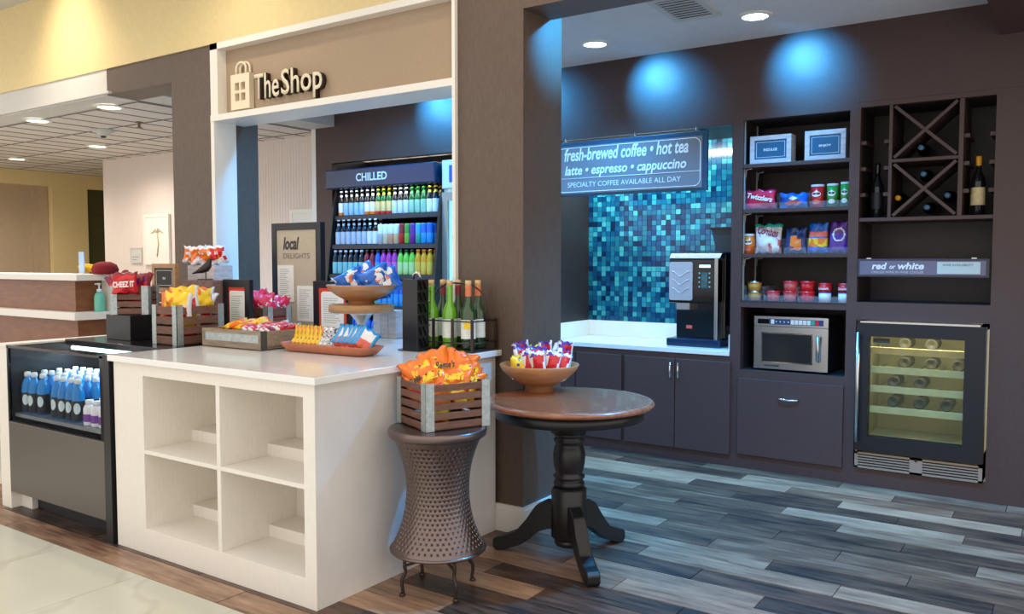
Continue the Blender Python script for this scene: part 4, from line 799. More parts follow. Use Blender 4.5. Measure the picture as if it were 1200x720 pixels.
# coffee machine
def coffee():
    x0, x1, y0, y1, z0 = -2.49, -2.10, 5.66, 6.06, .791
    t = thing('coffee_machine', 'black bean to cup coffee machine with silver door panel', 'coffee machine', (-2.3, 5.86, z0), world=True)
    bxpart('drip_tray', (x0-.005, x1+.005, y0-.02, y1, z0, z0+.055), mat('blue_black', srgb(14, 34, 58), .2), t, .006)
    bxpart('rear_body', (x0+.02, x1, y0+.10, y1, z0+.055, z0+.66), M_BLACKG, t, .006)
    d = bxpart('upper_body', (x0, x1-.02, y0, y0+.10, z0+.31, z0+.63), M_BLACKG, t, .012)
    bm = bmesh.new(); prism(bm, [(y0, z0+.63), (y0+.03, z0+.665), (y1, z0+.68), (y1, z0+.63)], 'x', x0+.005, x1-.005); part('sloped_top', bm, mat('blue_black', (0, 0, 0)), t)
    bm = bmesh.new(); prism(bm, rrect(x0+.008, x0+.185, z0+.33, z0+.605, .015), 'y', y0-.006, y0+.002); sp = part('silver_panel', bm, mat('satin_silver', srgb(188, 186, 190), .4, metal=.5), t)
    bm = bmesh.new()
    for k in range(3): tube(bm, [(x0+.03+.012*i, y0-.008, z0+.40+.06*k+.018*math.cos(i*.6)) for i in range(12)], .003, 5)
    part('wave_relief', bm, mat('satin_silver', (0, 0, 0)), t)
    bxpart('screen', (x0+.235, x0+.315, y0-.004, y0+.001, z0+.565, z0+.583), mat('lcd', (.5, .7, 1), .4, emit=(.45, .75, 1), estr=2.5), t)
    for k in range(4):
        for s in range(2): bm = bmesh.new(); lathe(bm, [(.006, 0), (.006, .004)], 10); bmesh.ops.rotate(bm, verts=bm.verts, cent=(0, 0, 0), matrix=Matrix.Rotation(R(90), 3, 'X')); bmesh.ops.translate(bm, verts=bm.verts, vec=(x0+.235+.075*s, y0, z0+.525-.032*k)); part('button', bm, mat('button_teal', srgb(120, 190, 190), .4), t)
    bxpart('menu_picture', (x0+.25, x0+.295, y0-.003, y0+.001, z0+.42, z0+.53), mat('menu_print', srgb(70, 96, 90), .5, var=.5, vscale=90), t)
    bm = bmesh.new(); bx(bm, x0+.055, x0+.155, y0+.02, y0+.1, z0+.262, z0+.31); part('spout', bm, M_STEEL, t)
    bxpart('sticker', (x0+.10, x0+.145, y0+.095, y0+.1, z0+.12, z0+.145), FSK, t)
    bxpart('side_rail', (x1-.045, x1-.02, y0-.002, y0+.1, z0+.055, z0+.63), M_STEEL, t, .003)
    h = thing('bean_hopper', 'dark smoked bean hopper on top of the coffee machine', 'hopper', (-2.13, 5.92, z0+.681), world=True)
    bm = bmesh.new(); bx(bm, -2.24, -2.05, 5.84, 6.02, z0+.681, z0+.84)
    for v in bm.verts:
        if v.co.z < z0+.70: v.co.x = -2.13+(v.co.x+2.13)*.72; v.co.y = 5.93+(v.co.y-5.93)*.8
    part('hopper_body', bm, mat('smoked_plastic', srgb(52, 60, 70), .2), h); bxpart('lid', (-2.25, -2.04, 5.83, 6.03, z0+.84, z0+.855), M_BLACKG, h, .003)
coffee()
# coffee sign
def coffee_sign():
    x0, x1, z0, z1, y = -3.315, -2.133, 1.885, 2.285, 5.462
    t = thing('coffee_sign', 'blue grey sign listing fresh-brewed coffee, hot tea, latte, espresso and cappuccino', 'sign', ((x0+x1)/2, y, z0), world=True)
    bxpart('back_board', (x0, x1, y, y+.03, z0, z1), mat('deep_blue_board', srgb(30, 72, 98), .4), t, .003)
    X0, X1, Z0, Z1 = x0+.012, x1-.045, z0+.03, z1-.045
    bxpart('face', (X0-.01, X1+.012, y-.006, y, Z0-.012, Z1+.012), mat('slate_face', srgb(122, 122, 128), .45), t)
    bm = bmesh.new(); pts = rrect(X0, X1, Z0, Z1, .045, 6); tube(bm, [(a, y-.007, b_) for a, b_ in pts+pts[:1]], .003, 5); zl = Z0+.10; tube(bm, [(X0, y-.007, zl), (X1, y-.007, zl)], .0025, 5); part('border_line', bm, M_WTEXT, t)
    text('fresh-brewed coffee \u2022 hot tea', .985, M_WTEXT, t, (X0+.055, y-.008, Z0+.232), shear=.22, bold=.022, height=.095, split=.16); text('latte \u2022 espresso \u2022 cappuccino', .965, M_WTEXT, t, (X0+.06, y-.008, Z0+.128), shear=.22, bold=.022, height=.09, split=.16)
    text('SPECIALTY COFFEE AVAILABLE ALL DAY', .90, M_WTEXT, t, (X0+.085, y-.008, Z0+.036), height=.036)
    for px in (-3.25, -2.68, -2.22): bm = bmesh.new(); tube(bm, [(px, y+.015, z1), (px, y+.015, 2.316)], .005, 6); part('hanger', bm, M_CHROME, t)
coffee_sign()
# ================================================================== shelf bay
t = thing('shelf_unit', 'dark built-in shelf bay of snacks right of the coffee niche', 'shelf', (-1.567, 5.75, 1.12), world=True)
bm = bmesh.new(); bx(bm, SX0-.02, SX1+.02, 5.95, 5.97, 1.10, 2.36); bx(bm, SX0-.02, SX0, YB+.06, 5.95, 1.10, 2.36); bx(bm, SX1, SX1+.02, YB+.06, 5.95, 1.10, 2.36); bx(bm, SX0, SX1, YB+.06, 5.95, 2.335, 2.36); bx(bm, SX0, SX1, YB+.005, 5.95, 1.10, 1.135); part('lining', bm, M_BROWN2, t)
SH = [2.045, 1.746, 1.450, 1.135]
for z in SH[:3]: bxpart('shelf', (SX0, SX1, YB+.008, 5.95, z-.025, z), M_BROWN, t, .0015)
for y_ in (YB+.03, YB+.28):
    bxpart('shelf_standard', (SX0, SX0+.006, y_, y_+.014, 1.136, 2.334), M_GALV, t)
    for z in SH[:3]: bm = bmesh.new(); tube(bm, [(SX0+.008, y_+.007, z-.085), (SX0+.012, y_+.007, z-.035), (SX0+.05, y_+.007, z-.028)], .004, 6); part('bracket', bm, M_GALV, t)
def ox(px, py, Y): return oy(px, py, Y).x
for px0, px1, w_, s_, lb in ((878, 928, 'INDULGE', .14, 'whitewashed box with teal panel reading indulge'), (942, 992, 'ENJOY', .13, 'whitewashed box with teal panel reading enjoy')):
    Y = YB+.05; x0, x1 = ox(px0, 175, Y)+.005, ox(px1, 170, Y)-.005; z0 = SH[0]+.001; h = .185 if w_ == 'INDULGE' else .19
    t = thing('word_box', lb, 'box', ((x0+x1)/2, Y, z0), world=True)
    bm = bmesh.new(); f_ = .03
    for a, b_, c, d in ((x0, x0+f_, 0, h), (x1-f_, x1, 0, h), (x0+f_, x1-f_, 0, f_), (x0+f_, x1-f_, h-f_, h)): bx(bm, a, b_, Y, Y+.11, z0+c, z0+d, bev=.0015)
    part('wood_frame', bm, M_WHITEWASH, t); bxpart('panel', (x0+f_, x1-f_, Y+.006, Y+.1, z0+f_, z0+h-f_), mat('teal_panel', srgb(22, 92, 124), .5), t)
    bm = bmesh.new(); a, b_, c, d = x0+f_+.012, x1-f_-.012, z0+f_+.012, z0+h-f_-.012
    for e in ((a, b_, c, c+.002), (a, b_, d-.002, d), (a, a+.002, c, d), (b_-.002, b_, c, d)): bx(bm, e[0], e[1], Y+.004, Y+.006, e[2], e[3])
    part('border_line', bm, M_WTEXT, t); text(w_, .09 if w_ == 'INDULGE' else .075, M_WTEXT, t, ((x0+x1)/2, Y+.003, z0+h/2-.009), bold=.02, align='CENTER', height=.018)
def bag_at(px0, px1, pytop, z0, Y, mats, pat, label, name='snack_bag', seed=0, txt=None, tcol=None, rz=0., t_=.045, tz=.5, tw_=.8, trot=0.):
    x0, x1 = ox(px0, 270, Y), ox(px1, 270, Y); zt = oy((px0+px1)/2, pytop, Y).z
    me_ = pouch(name, (x1-x0), zt-z0-.003, t_, mats, pat, seed=seed, nu=20, nv=24)
    o = inst(name, me_, ((x0+x1)/2, Y+t_/2, z0+.002), (R(-3), 0, rz), label, 'snack bag')
    if txt: text(txt, (x1-x0)*tw_, tcol or M_WTEXT, o, (0, -t_*.72, (zt-z0)*tz), (math.pi/2, -R(trot), 0), shear=.15, bold=.03, align='CENTER', height=(zt-z0)*.26)
    return o
Y = YB+.06
bag_at(871, 908, 222, SH[1], Y, [FP, FM, FW_], lambda u, v, rs: 0 if abs(v) < .8 else 1, 'pink red licorice bag on the second shelf', seed=300, txt='Twizzlers', tz=.45, tw_=.82, trot=-12)
bag_at(912, 946, 226, SH[1], Y, [FB, FSK, FW_], lambda u, v, rs: 1 if u*u/.35+(v+.35)**2/.12 < 1 else (2 if u*u/.08+(v-.25)**2/.06 < 1 else 0), 'blue cookie pack on the second shelf', seed=301)
def can(px0, px1, pytop, z0, Y, col, label, seed=0):
    x0, x1 = ox(px0, 270, Y), ox(px1, 270, Y); zt = oy((px0+px1)/2, pytop, Y).z; r = (x1-x0)/2; h = zt-z0-.002
    t = thing('chip_can', label, 'can', ((x0+x1)/2, Y+r, z0+.001))
    bm = bmesh.new(); lathe(bm, [(r, 0), (r, h-.014)], 24, cap=True); part('tube', bm, col, t); bm = bmesh.new(); lathe(bm, [(r*1.03, h-.014), (r*1.03, h), (0, h)], 24, cap=False); part('lid', bm, M_GREYP, t)
    def patch(nm, zc, zh, hw, m_):
        b_ = bmesh.new(); c = b_.verts.new((0, -r-.0015, zc)); vs = [b_.verts.new((hw*math.cos(2*math.pi*i/14), -math.sqrt(max((r+.0015)**2-(hw*math.cos(2*math.pi*i/14))**2, 0)), zc+zh*math.sin(2*math.pi*i/14))) for i in range(14)]
        for i in range(14): b_.faces.new((c, vs[i], vs[(i+1) % 14]))
        part(nm, b_, m_, t)
    patch('emblem', h*.58, h*.12, r*.7, M_WTEXT); patch('emblem_band', h*.60, h*.05, r*.62, M_INK); patch('label_patch', h*.24, h*.10, r*.6, FSK if col is not FG else FW_)
can(948, 963, 216, SH[1], Y, FR, 'red chip can on the second shelf'); can(967, 980, 215, SH[1], Y, FG, 'green chip can beside the red can'); can(983, 994, 213, SH[1], Y, FG, 'green chip can at the right end of the second shelf')
can(870, 883, 274, SH[2], Y, FO, 'orange chip can at the left end of the third shelf')
bag_at(884, 915, 262, SH[2], Y, [FW_, FT, FSK, FS], lambda u, v, rs: 1 if v > .72 else (2 if u > .1 and v < -.1 and rs.random() > .3 else (3 if rs.random() > .75 else 0)), 'white snack bag with green top on the third shelf', seed=310, txt='Combos', tcol=FM, tz=.6, trot=-12)
bag_at(919, 945, 266, SH[2], Y, [FN, FO, FW_], lambda u, v, rs: 1 if abs(u) < .5 and -.75 < v < .3 and rs.random() > .25 else 0, 'navy pouch with orange picture on the third shelf', seed=311)
bag_at(946, 970, 261, SH[2], Y, [FB, FO, FY, FSK], lambda u, v, rs: 3 if .1 < v < .4 else (1 if -.6 < v < 0 and rs.random() > .5 else (2 if -.6 < v < 0 else 0)), 'blue nut bag with orange band on the third shelf', seed=312)
bag_at(971, 994, 259, SH[2], Y, [FV, FW_, FB], lambda u, v, rs: 1 if .45 < u*u/.6+(v-.15)**2/.25 < .75 else 0, 'purple snack bag at the right end of the third shelf', seed=313)
def cup(px0, px1, z0, h, Y, bodym, lidm, label, group=None, txt=None, taper=.8):
    x0, x1 = ox(px0, 340, Y), ox(px1, 340, Y); r = (x1-x0)/2
    t = thing('food_cup', label, 'cup', ((x0+x1)/2, Y+r, z0), group=group)
    bm = bmesh.new(); lathe(bm, [(r*taper, 0), (r*.95, h-.012)], 22); part('cup_body', bm, bodym, t); bm = bmesh.new(); lathe(bm, [(r, h-.012), (r, h), (0, h)], 22, cap=False); part('lid', bm, lidm, t)
    if txt: text(txt, r*1.5, M_WTEXT, t, (0, -r*.93, h*.45), align='CENTER', bold=.03, height=.012)
    return h
z4 = SH[3]+.001; M_YCUP = mat('cheese_cup', srgb(206, 160, 66), .4); M_PIC = mat('pasta_print', srgb(206, 190, 160), .5)
cup(874, 890, z4, .065, Y, M_YCUP, M_STEEL, 'lower yellow cup of the stacked pair on the bottom shelf'); cup(873, 890, z4+.066, .065, Y, M_YCUP, M_STEEL, 'upper yellow cup of the stacked pair on the bottom shelf')
cup(896, 912, z4, .068, Y, mat('red_white_cup', srgb(214, 90, 84), .4, var=.3, vscale=60), FR, 'single short red lidded cup on the bottom shelf')
cup(915, 933, z4, .068, Y, mat('red_white_cup', (0, 0, 0)), FR, 'lower red cup of the stack beside the single cup'); cup(915, 933, z4+.069, .066, Y, mat('red_white_cup', (0, 0, 0)), FR, 'upper red cup of the stack beside the single cup')
cup(935, 953, z4, .068, Y, FR, FR, 'lower solid red cup with round picture'); cup(935, 953, z4+.069, .066, Y, FR, FR, 'upper solid red cup with round picture')
for i, (a, b_) in enumerate(((957, 973), (980, 996))):
    x0, x1 = ox(a, 340, Y), ox(b_, 340, Y); r = (x1-x0)/2; t = thing('soup_cup', ('white soup cup with red top, left of the pair', 'white soup cup with red top at the shelf end')[i], 'cup', ((x0+x1)/2, Y+r, z4))
    bm = bmesh.new(); lathe(bm, [(r*.9, 0), (r*.92, .058)], 22); part('cup_body', bm, FW_, t); bm = bmesh.new(); lathe(bm, [(r*.93, .058), (r*.93, .066)], 22, cap=False); part('blue_band', bm, FB, t); bm = bmesh.new(); lathe(bm, [(r*.94, .066), (r*.97, .112)], 22); part('red_sleeve', bm, FR, t); bm = bmesh.new(); lathe(bm, [(r*1.0, .112), (r, .124), (0, .124)], 22, cap=False); part('lid', bm, FR, t)
    text("Campbell's", r*1.5, M_WTEXT, t, (0, -r*.99, .082), align='CENTER', shear=.2, bold=.02, height=.02)
# clear dividers on the shelves
for zi, z in enumerate(SH[1:]):
    for k, (a, b_) in enumerate((((871, 910), (912, 946), (947, 994)), ((884, 916), (918, 945), (946, 994)), ((872, 893), (895, 934), (935, 994)))[zi]):
        x0, x1 = ox(a, 300, YB+.03), min(ox(b_, 300, YB+.03), SX1-.004); t = thing('acrylic_bin', 'clear acrylic shelf bin, %s on the %s shelf' % (('leftmost', 'middle', 'rightmost')[k], ('second', 'third', 'bottom')[zi]), 'bin', ((x0+x1)/2, YB+.2, z), world=True)
        bxpart('front_lip', (x0+.002, x1-.002, YB+.03, YB+.033, z+.001, z+.04), M_ACRYL, t)
        for xx in (x0, x1-.003): bxpart('side_wall', (xx, xx+.002, YB+.033, YB+.36, z+.001, z+.10), M_ACRYL, t)
# microwave
t = thing('microwave_bay', 'dark recess holding the microwave', 'recess', (-1.567, 5.8, .67), world=True)
bm = bmesh.new(); bx(bm, SX0-.02, SX1+.02, 6.05, 6.07, .65, 1.099); bx(bm, SX0-.02, SX0, YB+.06, 6.05, .65, 1.099); bx(bm, SX1, SX1+.02, YB+.06, 6.05, .65, 1.099); bx(bm, SX0, SX1, YB+.06, 6.05, 1.093, 1.099); bx(bm, SX0, SX1, YB+.06, 6.05, .65, .67); part('lining', bm, M_BROWN2, t)
def microwave():
    x0, x1, y0, y1, z0, z1 = -1.825, -1.345, YB+.04, YB+.42, .672, 1.035
    t = thing('microwave', 'stainless steel microwave oven in the wall recess', 'microwave', ((x0+x1)/2, y0, z0), world=True)
    bxpart('case', (x0+.002, x1-.002, y0+.02, y1, z0+.012, z1), M_BLACK, t, .003)
    for fx in (x0+.04, x1-.07): bxpart('foot', (fx, fx+.03, y0+.04, y0+.07, z0, z0+.014), M_BLACK, t)
    bxpart('control_panel', (x0, x1, y0, y0+.02, z1-.066, z1), M_STEEL, t, .002)
    d = bxpart('door', (x0, x1, y0, y0+.02, z0+.012, z1-.068), M_STEEL, t, .002)
    bxpart('window_frame', (x0+.05, x1-.092, y0-.004, y0+.001, z0+.055, z1-.105), M_CHROME, d); bxpart('window', (x0+.058, x1-.10, y0-.006, y0-.003, z0+.063, z1-.113), mat('dark_door_glass', srgb(40, 36, 32), .15), d)
    bm = bmesh.new(); tube(bm, [(x1-.055, y0, z0+.085), (x1-.055, y0-.035, z0+.09), (x1-.055, y0-.035, z1-.125), (x1-.055, y0, z1-.12)], .012, 8); part('handle', bm, M_STEEL, d)
    bxpart('display', (x0+.025, x0+.10, y0-.002, y0+.001, z1-.05, z1-.018), M_BLACKG, t); bxpart('keypad', (x0+.1, x1-.03, y0-.0015, y0+.001, z1-.053, z1-.015), mat('keypad_navy', srgb(30, 66, 110), .4), t)
    for k in range(12):
        x = x0+.113+.026*k; m_ = FT if k == 10 else (FR if k == 11 else M_PAPER)
        if 1 <= k <= 4: bxpart('button', (x+.006, x+.013, y0-.004, y0-.001, z1-.038, z1-.03), m_, t)
        else: bxpart('button', (x, x+.022, y0-.004, y0-.001, z1-.049, z1-.019), m_, t)
    bxpart('name_plate', (x0+.07, x0+.17, y0-.002, y0+.001, z0+.03, z0+.04), M_INK, t)
microwave()
# ================================================================== wine bay
t = thing('wine_rack', 'built-in wine rack with crossed lattice dividers', 'wine rack', (-.805, 5.75, 1.15), world=True)
bm = bmesh.new(); bx(bm, WX0-.02, WX1+.02, 5.92, 5.94, 1.12, 2.37); bx(bm, WX0-.02, WX0, YB+.06, 5.92, 1.12, 2.37); bx(bm, WX1, WX1+.02, YB+.06, 5.92, 1.12, 2.37); bx(bm, WX0, WX1, YB+.06, 5.92, 2.345, 2.37); bx(bm, WX0, WX1, YB+.06, 5.92, 1.12, 1.147); part('lining', bm, M_BROWN2, t)
bxpart('shelf', (WX0, WX1, YB+.008, 5.92, 1.645, 1.668), M_BROWN, t, .0015)
L0, L1, L2, L3 = -1.006, -.987, -.629, -.604
for a, b_ in ((L0, L1), (L2, L3)): bxpart('upright', (a, b_, YB+.008, 5.90, 1.668, 2.345), M_BROWN, t, .0015)
bxpart('cross_rail', (L1, L2, YB+.008, 5.90, 1.998, 2.018), M_BROWN, t, .0015)
for za, zb in ((1.668, 1.998), (2.018, 2.345)):
    for s in (0, 1):
        xa, xb = (L1, L2) if s == 0 else (L2, L1); bm = bmesh.new(); dx, dz = xb-xa, zb-za; l_ = math.hypot(dx, dz); nx_, nz_ = -dz/l_*.009, dx/l_*.009
        prism(bm, [(xa+nx_+dx*.03, za+nz_+dz*.03), (xb+nx_-dx*.03, zb+nz_-dz*.03), (xb-nx_-dx*.03, zb-nz_-dz*.03), (xa-nx_+dx*.03, za-nz_+dz*.03)], 'y', YB+.010+.004*s, YB+.30); part('lattice_board', bm, M_BROWN, t)
for xx, sgn in ((WX0, 1), (L0, -1), (L3, 1), (WX1, -1)):
    for z in (1.80, 1.96, 2.12): bm = bmesh.new(); bx(bm, min(xx, xx+sgn*.03), max(xx, xx+sgn*.03), YB+.03, YB+.28, z, z+.022); part('bottle_cleat', bm, M_BROWN, t)
wine_bottle('wine_bottle', 'black wine bottle standing left of the lattice rack', (ox(1028, 230, YB+.12), YB+.12, 1.669), M_BGLASS, M_BGLASS, mat('black_label', srgb(26, 26, 34), .5, var=.6, vscale=120), h=.34)
wine_bottle('wine_bottle', 'dark wine bottle with yellow foil and cream label standing right of the lattice', (ox(1146, 230, YB+.10), YB+.10, 1.669), M_BGLASS, mat('amber_foil', srgb(232, 160, 24), .35), mat('cream_label', srgb(214, 196, 150), .6, var=.15, vscale=50), h=.345)
M_BLUEF = mat('steel_blue_foil', srgb(74, 116, 150), .35)
for i, (px, py, m_, lb) in enumerate(((1079, 173, M_BLUEF, 'lying wine bottle with blue foil end in the upper lattice'), (1082, 204, M_BLUEF, 'lying wine bottle with blue foil end at the top of the lower lattice'), (1052, 232, mat('amber_foil', (0, 0, 0)), 'lying wine bottle with yellow foil end in the lower lattice'), (1110, 229, M_BLUEF, 'lying wine bottle with blue foil end in the right cell of the lower lattice'), (1086, 243, M_BLUEF, 'lying wine bottle with blue foil end in the lowest cell of the lattice'))):
    q = oy(px, py, YB+.06); wine_bottle('wine_bottle', lb, (q.x, YB+.36, q.z), M_BGLASS, m_, None, 'bottles in the lattice', rot=(R(90), 0, 0), h=.30)
# sign below the rack
t = thing('wine_sign', 'slim grey sign reading red or white with a small white availability card', 'sign', (-.805, YB, 1.31), world=True)
bxpart('board', (-1.163, -.452, YB-.02, YB-.002, 1.305, 1.415), mat('dark_slate', srgb(64, 58, 66), .5), t, .002); bxpart('face', (-1.15, -.468, YB-.024, YB-.02, 1.318, 1.402), mat('slate_violet', srgb(116, 106, 122), .5), t)
text('red', .085, M_WTEXT, t, (-1.08, YB-.025, 1.353), shear=.2, bold=.03, height=.042); text('or', .034, M_WTEXT, t, (-.98, YB-.025, 1.355), shear=.2, bold=.02, height=.020); text('white', .145, M_WTEXT, t, (-.935, YB-.025, 1.353), shear=.2, bold=.03, height=.042); text('CHILLED WINE IN WINE COOLER', .29, M_GREYP, t, (-1.082, YB-.025, 1.328), height=.014)
bxpart('card', (-.72, -.496, YB-.026, YB-.024, 1.326, 1.396), mat('pale_green_card', srgb(196, 210, 204), .6), t); text('WINE AVAILABILITY', .16, M_INK, t, (-.692, YB-.0265, 1.372), height=.013)
for x in (-1.10, -.53): bxpart('clip', (x-.013, x+.013, YB-.018, YB-.004, 1.415, 1.421), M_STEEL, t)
# wine cooler
def cooler():
    x0, x1, z0, z1 = WX0+.012, WX1-.014, .108, 1.03
    t = thing('wine_cooler', 'under-counter wine cooler with black framed glass door', 'wine cooler', ((x0+x1)/2, YB, z0), world=True)
    M_IN = mat('cooler_interior', srgb(176, 170, 120), .6); M_SH = mat('beech_shelf', srgb(214, 200, 130), .5, var=.08, vscale=20)
    bm = bmesh.new(); bx(bm, x0, x1, 6.04, 6.06, z0, z1); bx(bm, x0, x0+.03, YB+.04, 6.04, z0, z1); bx(bm, x1-.03, x1, YB+.04, 6.04, z0, z1); bx(bm, x0, x1, YB+.04, 6.04, z1-.03, z1); bx(bm, x0, x1, YB+.04, 6.04, z0, z0+.17); part('cabinet', bm, M_IN, t)
    dz0, dz1 = .225, 1.02; y0 = YB-.035; d0 = x0-.0; d1 = x1+.0; gx0, gx1, gz0, gz1 = -1.085, -.563, .318, .94
    bm = bmesh.new()
    for a, b_, c, d in ((d0, gx0, dz0, dz1), (gx1, d1, dz0, dz1), (gx0, gx1, dz0, gz0), (gx0, gx1, gz1, dz1)): bx(bm, a, b_, y0, YB+.03, c, d)
    fr_ = part('door_frame', bm, mat('navy_black', srgb(12, 12, 18), .45), t); bxpart('door_glass', (gx0, gx1, YB-.01, YB-.004, gz0, gz1), mat('tinted_glass', (.10, .10, .06), .03, alpha=.14, spec=.6), fr_)
    bxpart('top_strip', (d0+.02, d1-.03, y0+.0, YB, dz1+.002, dz1+.012), M_STEEL, t)
    bm = bmesh.new(); hx = d0+.018; tube(bm, [(hx, y0-.045, .285), (hx, y0-.045, .965)], .011, 10)
    for z in (.30, .95): tube(bm, [(hx, y0, z), (hx, y0-.045, z)], .008, 8)
    part('handle', bm, M_STEEL, fr_)
    bxpart('badge', (gx0+.02, gx0+.115, YB-.013, YB-.0105, gz1-.04, gz1-.012), M_INK, t)
    for z in (.455, .585, .705, .825):
        s = bxpart('shelf_front', (gx0-.02, gx1+.02, YB+.05, YB+.07, z, z+.042), M_SH, t, .002)
        for k in range(5): bm = bmesh.new(); tube(bm, [(gx0+.02+.115*k, YB+.07, z+.02), (gx0+.02+.115*k, 6.0, z+.02)], .004, 6); part('shelf_wire', bm, M_STEEL, s)
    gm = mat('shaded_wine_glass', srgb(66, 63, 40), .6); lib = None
    for z, n in ((.515, 3), (.64, 2), (.765, 3), (.885, 2)):
        for k in range(n):
            b_ = bmesh.new(); xx = gx0+.11+.15*k+(.06 if z > .7 else .0); lathe(b_, [(0, .012), (.020, .003), (.030, 0), (.0335, 0), (.036, .003), (.036, .006), (.036, .17), (.014, .24), (.014, .29), (0, .29)], 16, cap=False)
            o = part('wine_bottle', b_, gm); o.rotation_euler = (R(-90), 0, 0); o.location = (xx, YB+.17, z); tag(o, 'shadowy wine bottle lying on a shelf inside the wine cooler', 'bottle', 'bottles in the wine cooler')
    bm = bmesh.new(); gz0_, gz1_ = z0+.005, .212
    xm = (x0+x1)/2
    for a, b_, c, d in ((x0, x1, gz0_, gz0_+.012), (x0, x1, gz1_-.012, gz1_), (x0, x0+.02, gz0_, gz1_), (x1-.02, x1, gz0_, gz1_), (xm-.035, xm+.035, gz0_, gz1_)): bx(bm, a, b_, YB-.02, YB-.01, c, d)
    g = part('grille', bm, mat('tan_grille', srgb(164, 146, 130), .4, metal=.4), t); bxpart('grille_back', (x0+.01, x1-.01, YB-.008, YB-.004, gz0_, gz1_), M_BLACK, t)
    for side in ((x0+.02, xm-.035), (xm+.035, x1-.02)):
        for k in range(4): z = gz0_+.012+.0165*k+.006; bxpart('grille_slat', (side[0], side[1], YB-.019, YB-.011, z+.003, z+.011), mat('tan_grille', (0, 0, 0)), g)
    bm = bmesh.new(); lathe(bm, [(.008, 0), (.008, .006)], 10); bmesh.ops.rotate(bm, verts=bm.verts, cent=(0, 0, 0), matrix=Matrix.Rotation(R(90), 3, 'X')); bmesh.ops.translate(bm, verts=bm.verts, vec=(xm, YB-.02, gz1_-.012)); part('lock', bm, M_BLACK, t)
    l = bpy.data.lights.new('cooler_lamp', 'AREA'); l.shape = 'RECTANGLE'; l.size = .5; l.size_y = .05; l.energy = 3.2; l.color = (1, .97, .74); lo = bpy.data.objects.new('cooler_lamp', l); COL.objects.link(lo); lo.location = ((x0+x1)/2, YB+.08, .985)
cooler()
ORD = ['leftmost', 'second', 'third', 'fourth', 'fifth', 'sixth', 'seventh', 'eighth', 'ninth', 'tenth', 'eleventh', 'twelfth', 'thirteenth', 'fourteenth', 'fifteenth', 'sixteenth', 'seventeenth', 'rightmost']
ROWW = ['front row', 'second row', 'third row', 'rear row']
def place(i, d, n=18): return ('%s of the %s' % (ORD[0] if i == 0 else 'rightmost', ROWW[d])) if i in (0, n-1) else '%s from left, %s' % (ORD[i], ROWW[d])
